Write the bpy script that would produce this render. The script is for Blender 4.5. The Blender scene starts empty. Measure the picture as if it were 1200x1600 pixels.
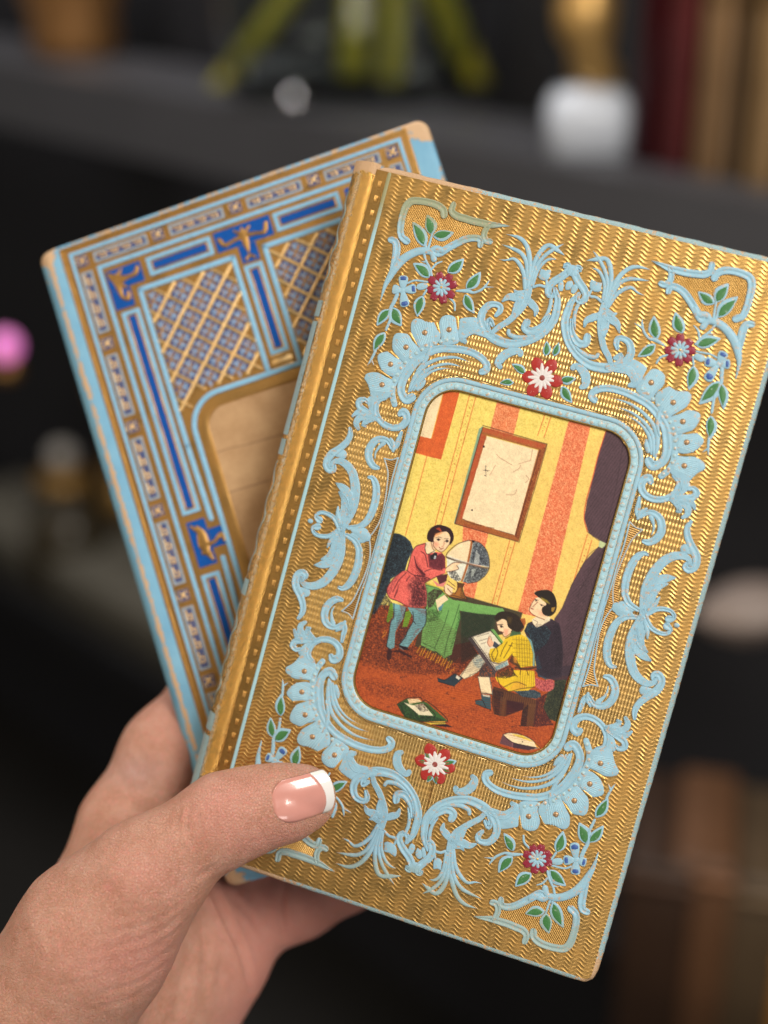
import bpy, bmesh, math, random
import numpy as np
from mathutils import Matrix, Vector
from mathutils.geometry import tessellate_polygon

scene = bpy.context.scene
C = scene.collection
rad = math.radians

# ------------------------------------------------------------ camera, world, lamps, exposure
FPX = 2278.0                       # focal length in pixels of a 1200 x 1600 picture
PITCH = rad(25)
CAM_LOC = Vector((0.0, 0.0, 1.45))
CAM = Matrix.Translation(CAM_LOC) @ Matrix.Rotation(math.pi / 2 - PITCH, 4, 'X')
cd = bpy.data.cameras.new('camera')
cam = bpy.data.objects.new('camera', cd)
C.objects.link(cam)
cam.matrix_world = CAM
cd.sensor_fit = 'VERTICAL'
cd.sensor_height = 36.0
cd.lens = 36.0 * FPX / 1600.0
cd.clip_start, cd.clip_end = 0.01, 60.0
cd.dof.use_dof = True
cd.dof.focus_distance = 0.342
cd.dof.aperture_fstop = 4.7
scene.camera = cam

world = bpy.data.worlds.new('World')
scene.world = world
world.use_nodes = True
bg = world.node_tree.nodes['Background']
bg.inputs['Color'].default_value = (1.0, 0.93, 0.84, 1)
bg.inputs['Strength'].default_value = 0.11


def lamp(name, loc, aim, size, power, color, size_y=None):
    """An area lamp; loc and aim are in camera space (x right, y up, z towards the photographer)."""
    d = bpy.data.lights.new(name, 'AREA')
    d.shape = 'RECTANGLE'
    d.size, d.size_y = size, size_y or size
    d.energy, d.color = power, color
    o = bpy.data.objects.new(name, d)
    C.objects.link(o)
    p, q = CAM @ Vector(loc), CAM @ Vector(aim)
    o.matrix_world = Matrix.Translation(p) @ (p - q).to_track_quat('Z', 'Y').to_matrix().to_4x4()
    return o


lamp('window_light', (0.44, 0.40, 0.62), (0.03, 0.0, -0.35), 0.46, 14.6, (1.0, 0.94, 0.86), 0.55)
lamp('left_fill', (-0.95, 0.55, 0.0), (-0.02, 0.0, -0.35), 0.26, 2.6, (1.0, 0.86, 0.70), 0.40)  # added soft fill from the left, out of view
lamp('spine_streak_fill', (-0.93, 0.05, 0.10), (-0.03, 0.0, -0.35), 0.06, 2.2, (1.0, 0.80, 0.52), 0.60)  # added narrow lamp, unseen, that draws the bright streak along the spine
lamp('palm_fill', (0.16, -0.66, 0.38), (-0.03, -0.10, -0.37), 0.30, 1.7, (1.0, 0.93, 0.88), 0.30)  # added low fill, unseen, that brightens the palm
lamp('ceiling_light', (-0.5, 1.5, -0.75), (-0.3, 0.0, -1.4), 0.8, 14.0, (1.0, 0.96, 0.94), 0.4)

scene.view_settings.view_transform = 'Standard'
scene.view_settings.look = 'None'
scene.view_settings.gamma = 1.0
scene.view_settings.use_curve_mapping = False
scene.view_settings.exposure = 0.0
scene.render.engine = 'CYCLES'
scene.cycles.use_denoising = True
scene.cycles.max_bounces = 6
scene.cycles.sample_clamp_indirect = 6.0


# ------------------------------------------------------------ helpers
def ray(px, py):
    return np.array([(px - 600.0) / FPX, -(py - 800.0) / FPX, -1.0])


def cam_pt(px, py, depth):
    """World point seen at photo pixel (px, py), depth metres in front of the camera."""
    return CAM @ Vector(ray(px, py) * depth)


class Frame:
    """A plane in the place with its own millimetre grid (X right, Y down the cover, Z out of it)."""
    def __init__(s, O, ex, ey):                     # millimetres, x right / y down / z away, like the picture
        f = np.array([1, -1, -1.0])
        s.O, s.ex, s.ey = np.array(O) * f, np.array(ex) * f, np.array(ey) * f
        s.ez = np.cross(s.ex, -s.ey)
        m = Matrix.Identity(4)
        for i in range(3):
            m[i][0], m[i][1], m[i][2], m[i][3] = s.ex[i], -s.ey[i], s.ez[i], s.O[i] / 1000
        s.matrix = CAM @ m

    def at(s, px, py, z=0.0):
        r = ray(px, py)
        P = r * (((s.O + z * s.ez) @ s.ez) / (r @ s.ez))
        return ((P - s.O) @ s.ex, (P - s.O) @ s.ey)

    def depth(s, px, py, z=0.0):
        r = ray(px, py)
        return ((s.O + z * s.ez) @ s.ez) / (r @ s.ez)


GOLD_F = Frame((1.425, -80.441, 345.354), (.94557947, .26761807, -.18509466), (-.25957939, .96340586, .0668408))


def _back_frame():
    r = lambda x, y: np.array([(x - 600) / FPX, (y - 800) / FPX, 1.0])
    P0, P1, P2 = r(78, 398) * 386, r(662, 192) * 374, r(372, 1385) * 374
    bx = (P1 - P0) / np.linalg.norm(P1 - P0)
    by = P2 - P0
    by -= (by @ bx) * bx
    return Frame(P0, bx, by / np.linalg.norm(by))


BLUE_F = _back_frame()


def tag(o, label, cat, group=None):
    o['label'], o['category'] = label, cat
    if group:
        o['group'] = group
    return o


def empty(name, matrix):
    o = bpy.data.objects.new(name, None)
    o.empty_display_size = 0.02
    C.objects.link(o)
    o.matrix_world = matrix
    return o


def mesh_obj(name, verts, faces, mat, parent=None, smooth=True, scale=0.001, solid=False):
    """verts in millimetres with Y pointing down the cover when parent is a book."""
    v = np.asarray(verts, float) * scale
    me = bpy.data.meshes.new(name)
    me.from_pydata([tuple(x) for x in v], [], faces)
    me.materials.append(mat)
    if solid:
        bm = bmesh.new()
        bm.from_mesh(me)
        bmesh.ops.recalc_face_normals(bm, faces=bm.faces)
        bm.to_mesh(me)
        bm.free()
    elif sum(p.normal.z * p.area for p in me.polygons) < 0:
        me.flip_normals()
    if smooth:
        me.polygons.foreach_set('use_smooth', [True] * len(me.polygons))
    me.update()
    o = bpy.data.objects.new(name, me)
    C.objects.link(o)
    o.parent = parent
    return o


def flipy(v):
    v = np.array(v, float)
    v[:, 1] *= -1
    return v


def catmull(P, closed=False, step=0.35):
    P = np.array(P, float)
    n = len(P)
    if n == 2 and not closed:
        k = max(2, int(np.linalg.norm((P[1] - P[0])[:2]) / step) + 1)
        return P[0] + (P[1] - P[0]) * np.linspace(0, 1, k)[:, None]
    out = []
    segs = n if closed else n - 1
    for i in range(segs):
        if closed:
            a, b, c, d = P[(i - 1) % n], P[i], P[(i + 1) % n], P[(i + 2) % n]
        else:
            b, c = P[i], P[i + 1]
            a = P[i - 1] if i else 2 * b - c
            d = P[i + 2] if i + 2 < n else 2 * c - b
        k = max(1, int(np.linalg.norm((c - b)[:2]) / step))
        for j in range(k):
            t = j / k
            out.append(.5 * ((2 * b) + (c - a) * t + (2 * a - 5 * b + 4 * c - d) * t * t + (3 * b - a - 3 * c + d) * t ** 3))
    if not closed:
        out.append(P[-1])
    return np.array(out)


PROFILES = {
    'round': [(-1, -.35), (-.92, .45), (-.6, .88), (0, 1), (.6, .88), (.92, .45), (1, -.35)],
    'groove': [(-1, -.35), (-.94, .5), (-.74, 1), (-.5, .55), (-.1, .38), (.2, .5), (.42, 1.05), (.62, .62), (.8, .75), (.94, .5), (1, -.35)],
    'flat': [(-1, -.35), (-.95, .8), (-.8, 1), (.8, 1), (.95, .8), (1, -.35)],
    'leafy': [(-1, -.35), (-.93, .5), (-.72, .95), (-.48, .35), (-.2, 1.05), (.02, .38), (.25, 1.05), (.5, .35), (.72, .9), (.93, .5), (1, -.35)],
}


def stroke_geo(P, profile='round', h=0.4, z0=0.0, step=0.35):
    """P: rows of x, y, width in mm. Returns verts, faces of a raised, round-ended stroke."""
    S = catmull(P, step=step)
    xy, w = S[:, :2], np.maximum(S[:, 2], .06) / 2
    ext = []
    for end in (0, -1):
        d = xy[end] - xy[1 if end == 0 else -2]
        d = d / (np.linalg.norm(d) + 1e-9)
        r = w[end]
        ts = (.5, .8, .95, 1.0) if r > .2 else (.7, 1.0)
        ext.append([(xy[end] + d * r * t, r * math.sqrt(max(1 - t * t, .002))) for t in ts])
    head, tail = ext[0][::-1], ext[1]
    xy = np.vstack([[a for a, _ in head], xy, [a for a, _ in tail]])
    w = np.concatenate([[b for _, b in head], w, [b for _, b in tail]])
    T = np.gradient(xy, axis=0)
    T /= np.linalg.norm(T, axis=1)[:, None] + 1e-9
    N = np.stack([-T[:, 1], T[:, 0]], 1)
    pr = PROFILES[profile]
    m = len(pr)
    V = np.zeros((len(xy), m, 3))
    hh = h * np.clip(w / .35, .35, 1.0)
    for k, (t, z) in enumerate(pr):
        V[:, k, :2] = xy + N * (w * t)[:, None]
        V[:, k, 2] = z0 + hh * z
    n = len(xy)
    F = [(i * m + k, i * m + k + 1, (i + 1) * m + k + 1, (i + 1) * m + k) for i in range(n - 1) for k in range(m - 1)]
    return V.reshape(-1, 3), F


def pad_geo(poly, h=0.3, bevel=0.22, z0=0.0, smooth=True, step=0.5, dome=0.0):
    """A raised island with a rounded rim over the outline poly (mm)."""
    P = catmull([(x, y, 0) for x, y in poly], closed=True, step=step)[:, :2] if smooth else np.array(poly, float)
    A = .5 * np.sum(P[:, 0] * np.roll(P[:, 1], -1) - np.roll(P[:, 0], -1) * P[:, 1])
    if A < 0:
        P = P[::-1]
    T = np.roll(P, -1, 0) - np.roll(P, 1, 0)
    T /= np.linalg.norm(T, axis=1)[:, None] + 1e-9
    N = np.stack([-T[:, 1], T[:, 0]], 1)
    n = len(P)
    rings = [(0, -.12), (0, h * .45), (bevel * .35, h * .85), (bevel, h)]
    V, F = [], []
    for off, z in rings:
        Q = P + N * off
        V += [(x, y, z0 + z) for x, y in Q]
    for r in range(len(rings) - 1):
        for i in range(n):
            j = (i + 1) % n
            F.append((r * n + i, r * n + j, (r + 1) * n + j, (r + 1) * n + i))
    b = (len(rings) - 1) * n
    tri = tessellate_polygon([[Vector((V[b + i][0], V[b + i][1], 0)) for i in range(n)]])
    F += [tuple(b + k for k in t) for t in tri]
    return np.array(V), F


def join(parts):
    V, F, o = [], [], 0
    for v, f in parts:
        V.append(np.asarray(v, float))
        F += [tuple(i + o for i in q) for q in f]
        o += len(v)
    return np.vstack(V), F


def box_geo(x0, x1, y0, y1, z0, z1):
    V = [(x, y, z) for z in (z0, z1) for y in (y0, y1) for x in (x0, x1)]
    F = [(0, 1, 3, 2), (4, 6, 7, 5), (0, 4, 5, 1), (2, 3, 7, 6), (0, 2, 6, 4), (1, 5, 7, 3)]
    return np.array(V, float), F


def dome_geo(x, y, r, h, z0=0.0, n=10):
    V, F = [], []
    lv = [(1, -.3), (1, .1), (.82, .6), (.45, .92)]
    for rr, z in lv:
        V += [(x + r * rr * math.cos(a), y + r * rr * math.sin(a), z0 + z * h) for a in np.linspace(0, 2 * math.pi, n, endpoint=False)]
    V.append((x, y, z0 + h))
    for k in range(len(lv) - 1):
        F += [(k * n + i, k * n + (i + 1) % n, (k + 1) * n + (i + 1) % n, (k + 1) * n + i) for i in range(n)]
    b = (len(lv) - 1) * n
    F += [(b + i, b + (i + 1) % n, len(V) - 1) for i in range(n)]
    return np.array(V), F


# ------------------------------------------------------------ materials
class NT:
    """A short way to write node trees."""
    def __init__(s, name):
        s.m = bpy.data.materials.new(name)
        s.m.use_nodes = True
        s.t = s.m.node_tree
        s.b = s.t.nodes['Principled BSDF']

    def put(s, sock, v):
        if hasattr(v, 'is_output'):
            s.t.links.new(v, sock)
        elif isinstance(v, (tuple, list)):
            sock.default_value = tuple(v) + ((1,) if len(v) == 3 and len(sock.default_value) == 4 else ())
        else:
            sock.default_value = v

    def node(s, kind, out=0, props=None, **ins):
        n = s.t.nodes.new(kind)
        for k, v in (props or {}).items():
            setattr(n, k, v)
        for k, v in ins.items():
            k = int(k[1:]) if k[0] == 'i' and k[1:].isdigit() else k.replace('_', ' ')
            s.put(n.inputs[k], v)
        return n.outputs[out]

    def math(s, op, a, b=0.0, c=0.0):
        return s.node('ShaderNodeMath', props={'operation': op}, i0=a, i1=b, i2=c)

    def coords(s, mm=True):
        o = s.node('ShaderNodeTexCoord', 3)
        return s.node('ShaderNodeVectorMath', props={'operation': 'SCALE'}, i0=o, Scale=1000.0) if mm else o

    def sep(s, v):
        n = s.t.nodes.new('ShaderNodeSeparateXYZ')
        s.put(n.inputs[0], v)
        return n.outputs[0], n.outputs[1], n.outputs[2]

    def noise(s, v, scale, detail=3.0, rough=.55, out=0):
        return s.node('ShaderNodeTexNoise', out, Vector=v, Scale=scale, Detail=detail, Roughness=rough)

    def ramp(s, f, a, b):
        return s.node('ShaderNodeMapRange', Value=f, i1=a, i2=b, i3=0.0, i4=1.0)

    def mix(s, f, a, b, mode='MIX'):
        n = s.t.nodes.new('ShaderNodeMix')
        n.data_type, n.blend_type = 'RGBA', mode
        s.put(n.inputs[0], f)
        s.put(n.inputs[6], a)
        s.put(n.inputs[7], b)
        return n.outputs[2]

    def bump(s, h, dist, strength=1.0, normal=None):
        n = s.t.nodes.new('ShaderNodeBump')
        s.put(n.inputs['Height'], h)
        n.inputs['Distance'].default_value = dist
        n.inputs['Strength'].default_value = strength
        if normal is not None:
            s.put(n.inputs['Normal'], normal)
        return n.outputs[0]

    def set(s, **k):
        for a, v in k.items():
            s.put(s.b.inputs[a.replace('_', ' ')], v)
        return s.m


GOLD = (0.74, 0.46, 0.155)


def gold_mat(name, kind, color=GOLD, rough=.32, depth=.0001):
    t = NT(name)
    v = t.coords()
    x, y, z = t.sep(v)
    wob = t.noise(v, .22, 3.0)
    xs = t.math('ADD', x, t.math('MULTIPLY', wob, 1.6))
    if kind == 'wave':                                  # impressed rows of wavy lines
        ph = t.math('MULTIPLY', t.math('SINE', t.math('MULTIPLY', xs, 2 * math.pi / 3.35)), .34)
        h = t.math('POWER', t.math('ADD', .5, t.math('MULTIPLY', t.math('SINE', t.math('MULTIPLY', t.math('ADD', y, ph), 2 * math.pi / .95)), .5)), 1.6)
        h = t.math('MULTIPLY', h, t.math('ADD', .25, t.math('MULTIPLY', t.noise(v, .45, 3.0), 1.3)))
    elif kind == 'lattice':                             # small slanting lozenges
        a = t.math('COSINE', t.math('MULTIPLY', t.math('ADD', x, t.math('MULTIPLY', y, .5)), 2 * math.pi / 1.5))
        b = t.math('COSINE', t.math('MULTIPLY', t.math('SUBTRACT', x, t.math('MULTIPLY', y, .5)), 2 * math.pi / 1.5))
        h = t.math('MULTIPLY', a, b)
    elif kind == 'hatch':
        h = t.math('SINE', t.math('MULTIPLY', t.math('ADD', x, t.math('MULTIPLY', y, 1.0)), 2 * math.pi / .62))
    elif kind == 'rib':
        h = t.math('SINE', t.math('MULTIPLY', t.math('ADD', y, t.math('MULTIPLY', x, .1)), 2 * math.pi / .5))
    elif kind == 'leather':
        h = t.math('ADD', t.noise(v, 1.6, 5.0, .65), t.math('MULTIPLY', t.noise(v, 5.0, 2.0), .4))
    else:
        h = t.noise(v, 2.5, 4.0)
    grain = t.noise(v, 7.0, 3.0)
    n1 = t.bump(grain, .00004, .5)
    n2 = t.bump(h, depth, 1.0, n1)
    stain = t.ramp(t.noise(v, .16, 4.0, .6), .35, .75)
    col = t.mix(stain, color, tuple(c * f for c, f in zip(color, (.80, .74, .66))))
    speck = t.ramp(t.noise(v, 2.2, 4.0, .7), .70, .76)
    col = t.mix(t.math('MULTIPLY', speck, .55), col, (.62, .42, .27))
    t.set(Base_Color=col, Metallic=t.math('SUBTRACT', 1.0, t.math('MULTIPLY', speck, .5)),
          Roughness=t.math('ADD', rough, t.math('MULTIPLY', stain, .22)), Normal=n2)
    return t.m


def paint_mat(name, color, worn=.0, rough=.45, wear_color=(.62, .42, .28), edge=True, sage=False):
    """Matt enamel laid over gilt relief, rubbed through in places and gilt at its foot."""
    t = NT(name)
    v = t.coords()
    x, y, z = t.sep(v)
    big = t.noise(v, .5, 3.0)
    col = t.mix(t.ramp(big, .35, .7), tuple(c * .93 for c in color), tuple(min(1, c * 1.05) for c in color))
    fine = t.noise(v, 4.5, 3.0, .7)
    col = t.mix(t.ramp(fine, .60, .75), col, tuple(min(1, c * 1.25 + .002) for c in color))
    if sage:
        k1 = t.math('MULTIPLY', t.ramp(t.math('ADD', y, t.math('MULTIPLY', big, 9.0)), -8.5, -4.5), t.math('SUBTRACT', 1.0, t.ramp(x, 26, 34)))
        k2 = t.math('MULTIPLY', t.math('SUBTRACT', 1.0, t.ramp(t.math('ADD', y, t.math('MULTIPLY', big, 6.0)), -157, -153)), .55)
        col = t.mix(t.math('MAXIMUM', k1, k2), col, (.31, .35, .23))
    hi = t.math('MULTIPLY', t.ramp(z, .36, .56), .07) if edge else 0.0
    w = t.ramp(t.math('ADD', t.noise(v, 1.25, 5.0, .68), hi), .64 - worn, .68 - worn)
    col = t.mix(t.math('MULTIPLY', w, .85), col, wear_color)
    metal = t.math('MULTIPLY', w, .25)
    if edge:
        e = t.math('SUBTRACT', 1.0, t.ramp(t.math('ADD', z, t.math('MULTIPLY', t.math('SUBTRACT', fine, .5), .12)), .075, .15))
        col = t.mix(e, col, (.60, .38, .17))
        metal = t.math('MAXIMUM', metal, t.math('MULTIPLY', e, .8))
    h = t.math('ADD', t.noise(v, 2.0, 5.0, .65), t.math('MULTIPLY', t.noise(v, 7.0, 2.0), .35))
    t.set(Base_Color=col, Metallic=metal, Roughness=rough, Normal=t.bump(h, .00011, .7))
    return t.m


def plain_mat(name, color, rough=.5, metallic=0.0, var=.15, scale=8.0, bump=.0, mm=False, **kw):
    t = NT(name)
    v = t.coords(mm)
    n = t.noise(v, scale, 4.0)
    col = t.mix(n, tuple(c * (1 - var) for c in color), tuple(min(1, c * (1 + var)) for c in color))
    t.set(Base_Color=col, Roughness=rough, Metallic=metallic, **kw)
    if bump:
        t.set(Normal=t.bump(n, bump, .7))
    return t.m


M = {
    'wave': gold_mat('gold_wavy_foil', 'wave', rough=.35, depth=.00007),
    'lattice': gold_mat('gold_lozenge_foil', 'lattice', (.80, .53, .20), .32, .00006),
    'hatch': gold_mat('gold_hatched_foil', 'hatch', (.64, .39, .13), .36, .00007),
    'rib': gold_mat('gold_ribbed_foil', 'rib', (.55, .33, .12), .35, .00004),
    'plain_gold': gold_mat('gold_plain_foil', 'plain', rough=.36, depth=.00006),
    'leather': gold_mat('gold_crinkled_foil', 'leather', (.74, .44, .13), .30, .0002),
    'blue': paint_mat('pale_blue_enamel', (.30, .515, .64), .05, .5, sage=True),
    'blue_worn': paint_mat('rubbed_pale_blue_enamel', (.36, .60, .70), .07),
    'sage': paint_mat('greenish_blue_enamel', (.36, .46, .36), .05),
    'bead': paint_mat('bead_enamel', (.38, .58, .64), .10),
    'green': paint_mat('leaf_green_enamel', (.050, .190, .055), .02, .45, (.30, .42, .30), edge=False),
    'red': paint_mat('flower_red_enamel', (.40, .028, .022), .0, .4, (.72, .42, .40), edge=False),
    'wine': paint_mat('flower_wine_enamel', (.26, .018, .040), .03, .4, (.72, .42, .42), edge=False),
    'royal': paint_mat('petal_blue_enamel', (.045, .11, .36), -.02, .4, (.25, .4, .65), edge=False),
    'white': paint_mat('flower_white_enamel', (.74, .70, .68), -.02, .5, (.60, .32, .30), edge=False),
    'maroon': paint_mat('flower_heart_enamel', (.28, .05, .04), .06, .5, (.7, .4, .35), edge=False),
}
# ------------------------------------------------------------ the gold book
CX, CY = 47.95, 84.8                # centre of the cover design
BW, BH = 95.83, 170.0
gold_book = tag(empty('gold_book', GOLD_F.matrix),
                'gold embossed book with pale blue scrollwork around a picture of boys and a globe', 'book')

TILES = {'A': (580, 300), 'B': (700, 320), 'C': (780, 360), 'D': (570, 430), 'E': (690, 440), 'F': (790, 470),
         'G': (540, 520), 'H': (490, 620), 'I': (470, 740), 'K': (430, 1000)}
TS = 7.5
MMPX = 0.0208                        # one tile pixel on the cover in mm


def tl(tile, x, y):
    x0, y0 = TILES[tile]
    return GOLD_F.at(x0 + x / TS, y0 + y / TS)


# the four quarters of the design are near mirror images; these marks say how each was really cut
LM_TL = [(690, 449), (594, 470), (484.7, 814), (522, 733), (702, 515), (664, 520), (634.7, 542.7), (610.7, 569.3), (597.3, 601.3),
         (775, 485), (821, 463), (752.7, 578.7), (632, 644), (629, 314), (796.7, 353.3), (895.3, 417)]
LM = {'TR': [(1062.7, 546.7), (1150, 592), (1058, 977), (1070.7, 885.3), (1017.5, 597.3), (1052, 630), (1067, 659), (1072.7, 690.7), (1069.3, 728),
             (969, 538), (943.4, 489.5), (930.4, 623), (1012, 746.7), (1185, 440), (1018, 407.5), (895.3, 417)],
      'BR': [(840, 1342), (935.5, 1331), (1058, 977), (1021, 1055), (826, 1275.5), (869, 1272), (897.4, 1250.6), (921.4, 1224.5), (938.5, 1192.4),
             (754, 1307), (707.5, 1316), (766, 1209.5), (899.5, 1143.5), (896, 1484), (740.5, 1431.5), (647, 1361)],
      'BL': [None, None, (484.7, 814), (478, 899.3), (523.3, 1180), (488.3, 1150.7), (477.3, 1116.7), (472.4, 1080.7), (476, 1048.7),
             (568, 1243), (596.7, 1280), (606.7, 1156.7), (522, 1031.3), None, (523, 1361.7), (647, 1361)]}


def mirror(q, p):
    x, y = p
    return (2 * CX - x if 'R' in q else x, 2 * CY - y if 'B' in q else y)


WARP = {}
for q, lm in LM.items():
    S, Dl = [], []
    for a, b in zip(LM_TL, lm):
        if b is None:
            continue
        m = mirror(q, GOLD_F.at(*a))
        t_ = GOLD_F.at(*b)
        S.append(m)
        Dl.append((t_[0] - m[0], t_[1] - m[1]))
    WARP[q] = (np.array(S), np.array(Dl))


def quarter(q, p):
    if q == 'TL':
        return p
    m = np.array(mirror(q, p))
    S, Dl = WARP[q]
    w = 1.0 / (np.sum((S - m) ** 2, 1) + 6.0) ** 1.6
    d = (w[:, None] * Dl).sum(0) / w.sum()
    return tuple(m + d)


random.seed(5)
M['eye'] = plain_mat('rubbed_gilt_eye', (.46, .29, .16), .45, .6, var=.4, scale=2.0, mm=True)
M['blue_flute'] = paint_mat('pale_blue_flutes', (.38, .62, .74), .04, .5, edge=False)


def add_stroke(tile, pts, profile='groove', h=.50, mat='blue', name='scroll', quarters=('TL', 'TR', 'BR', 'BL'), last=60, parent=None):
    P, w = [], None
    for p in pts:
        w = p[2] if len(p) > 2 else (w or last)
        P.append((*tl(tile, p[0], p[1]), w * MMPX))
    for q in quarters:
        Q = [(*quarter(q, (x, y)), ww) for x, y, ww in P]
        v, f = stroke_geo(Q, profile, h + random.uniform(-.03, .03), .0)
        mesh_obj(name, flipy(v), f, M[mat], parent or gold_book)


def add_pad(tile, pts, h=.32, mat='blue', name='scroll', quarters=('TL', 'TR', 'BR', 'BL'), bevel=.2, z0=0., smooth=True):
    P = [tl(tile, *p) for p in pts]
    for q in quarters:
        v, f = pad_geo([quarter(q, p) for p in P], h + random.uniform(-.02, .02), bevel, z0, smooth)
        mesh_obj(name, flipy(v), f, M[mat], gold_book)


def leaf_outline(b, t, w, n=7, bend=.12):
    b, t = np.array(b), np.array(t)
    d = t - b
    L = np.linalg.norm(d)
    nrm = np.array([-d[1], d[0]]) / L
    up, dn = [], []
    for s in np.linspace(0, 1, n):
        k = math.sin(math.pi * s ** .8) ** .9 * w / 2
        c = b + d * s + nrm * bend * w * math.sin(math.pi * s)
        up.append(tuple(c + nrm * k))
        dn.append(tuple(c - nrm * k))
    return up[:-1] + [tuple(t)] + dn[1:-1][::-1]


def add_leaf(tile, base, tip, w, quarters=('TL', 'TR', 'BR', 'BL'), bend=.1):
    b, t = tl(tile, *base), tl(tile, *tip)
    for q in quarters:
        bb, tt = np.array(quarter(q, b)), np.array(quarter(q, t))
        sgn = -1 if q in ('TR', 'BL') else 1
        v, f = pad_geo(leaf_outline(bb, tt, w * MMPX * 1.12, bend=bend * sgn), .24, .14, 0, True, .4)
        lf = mesh_obj('leaf', flipy(v), f, M['blue'], gold_book)
        sh = np.array([random.uniform(-.12, .12), random.uniform(-.12, .12)])
        g0, g1 = bb + (tt - bb) * .07 + sh, bb + (tt - bb) * .86 + sh
        parts = []
        o = leaf_outline(g0, g1, w * MMPX * .82, bend=bend * sgn)
        n = len(o) // 2
        # two halves meeting in a sunken midrib
        V = [(*g0, .20)]
        up, dn, mid = o[:7], [o[0]] + o[7:][::-1] + [o[6]], []
        for s in np.linspace(0, 1, 7):
            mid.append(tuple(g0 + (g1 - g0) * s))
        VV, FF = [], []
        for s in range(7):
            VV += [(*up[s], .16), (*((np.array(up[s]) + np.array(mid[s])) / 2), .40), (*mid[s], .31), (*((np.array(dn[min(s, 6)]) + np.array(mid[s])) / 2), .40), (*dn[min(s, 6)], .16)]
        for s in range(6):
            FF += [(s * 5 + k, s * 5 + k + 1, s * 5 + 5 + k + 1, s * 5 + 5 + k) for k in range(4)]
        mesh_obj('green_face', flipy(VV), FF, M['green'], lf)


# --- boards, spine, pages
def rounded_rect(x0, x1, y0, y1, r, n=6):
    P = []
    for cx, cy, a0 in ((x1 - r, y0 + r, -90), (x1 - r, y1 - r, 0), (x0 + r, y1 - r, 90), (x0 + r, y0 + r, 180)):
        P += [(cx + r * math.cos(rad(a0 + 90 * k / n)), cy + r * math.sin(rad(a0 + 90 * k / n))) for k in range(n + 1)]
    return P


def loft(rings, close=False):
    n = len(rings[0])
    V = [p for r in rings for p in r]
    F = []
    for r in range(len(rings) - 1):
        F += [(r * n + i, r * n + (i + 1) % n, (r + 1) * n + (i + 1) % n, (r + 1) * n + i) for i in range(n)]
    return np.array(V, float), F


edge_m = NT('worn_blue_edge')
v_ = edge_m.coords()
x_, y_, z_ = edge_m.sep(v_)
far = edge_m.ramp(edge_m.math('ADD', edge_m.noise(v_, .9, 4.0, .65), edge_m.math('MULTIPLY', edge_m.ramp(x_, 92, 97), edge_m.math('MULTIPLY', edge_m.ramp(edge_m.math('MULTIPLY', y_, -1.0), 162, 170), .5))), .57, .62)
spine_end = edge_m.math('MULTIPLY', edge_m.math('SUBTRACT', 1.0, edge_m.ramp(x_, 4, 30)), .9)
side_ = edge_m.math('MULTIPLY', edge_m.math('SUBTRACT', 1.0, edge_m.ramp(z_, -1.1, -.45)), .22)
foot_ = edge_m.math('MULTIPLY', edge_m.math('SUBTRACT', 1.0, edge_m.ramp(y_, -171.2, -169.8)), .10)
rubbed = edge_m.ramp(edge_m.math('ADD', edge_m.math('ADD', side_, foot_), edge_m.noise(v_, 1.6, 5.0, .7)), .62, .68)
far = edge_m.math('MAXIMUM', far, rubbed)
col_ = edge_m.mix(edge_m.math('MAXIMUM', far, edge_m.ramp(edge_m.math('ADD', spine_end, edge_m.noise(v_, 1.2, 4.0)), .72, .8)), (.34, .50, .53), (.62, .40, .23))
edge_m.set(Base_Color=col_, Roughness=.6, Normal=edge_m.bump(edge_m.noise(v_, 2.5, 5.0, .7), .0005, .8))
M['edge'] = edge_m.m



def dense(P, step):
    out = []
    for (ax, ay), (bx, by) in zip(P, P[1:] + P[:1]):
        # the same number of points whatever the ring's offset, so that rings match
        L = math.hypot(bx - ax, by - ay)
        n = 1 if L < 20 else (60 if L < 130 else 106)
        out += [(ax + (bx - ax) * k / n, ay + (by - ay) * k / n) for k in range(n)]
    return out


def bumped(x, y, a):
    """knocks along a worn board: small nicks and two bruised corners"""
    s = math.sin(x * 3.1 + y * 2.3) + math.sin(x * 1.3 - y * 4.1 + 1) + .8 * math.sin(x * .37 + y * .29)
    dx, dy = (1 if x > BW else 0), (1 if y > BH else (-1 if y < 0 else 0))
    k = a * .20 * s
    c = math.exp(-((x - BW) ** 2 + (y - BH) ** 2) / 5) * .75 + math.exp(-((x + 3) ** 2 + y ** 2) / 4) * .4
    return (x + dx * k - c * .7, y + dy * k - c * .45 * (1 if y > 80 else -1))


for side, name in ((0, 'front_cover'), (1, 'back_cover')):
    zz = lambda z: z if side == 0 else -13.8 - z
    rr = []
    for off, z in ((0.0, 0.0), (.45, -.05), (.95, -.35), (1.2, -.95), (1.0, -1.5), (.5, -1.8), (-2, -1.82)):
        ring = dense(rounded_rect(-3.3, BW + off, 0 - off, BH + off, 1.6 + max(off, 0) * .6), 1.6)
        if .4 < off:
            ring = [bumped(x, y, .10 if off < 1.1 else .20) for x, y in ring]
        rr.append([(x, y, zz(z)) for x, y in ring])
    v, f = loft(rr)
    mesh_obj('cover_edge', flipy(v), f, M['edge'], gold_book, solid=True)
    P = rounded_rect(-3.3, BW, 0, BH, 1.6)
    if side:
        V, F = [(x, y, zz(0.0)) for x, y in P], [tuple(range(len(P)))]
    else:
        V, F = loft([[(x, y, 0.0) for x, y in rounded_rect(-3.3, BW, 0, BH, 1.6, 10)], [(x, y, 0.0) for x, y in rounded_rect(23.3, 72.5, 45.7, 123.9, 7.0, 10)]])
    mesh_obj(name, flipy(V), F, M['wave'] if side == 0 else M['plain_gold'], gold_book, smooth=False)
v, f = box_geo(-2, 93.5, 2.2, 167.8, -12.2, -1.7)
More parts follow.
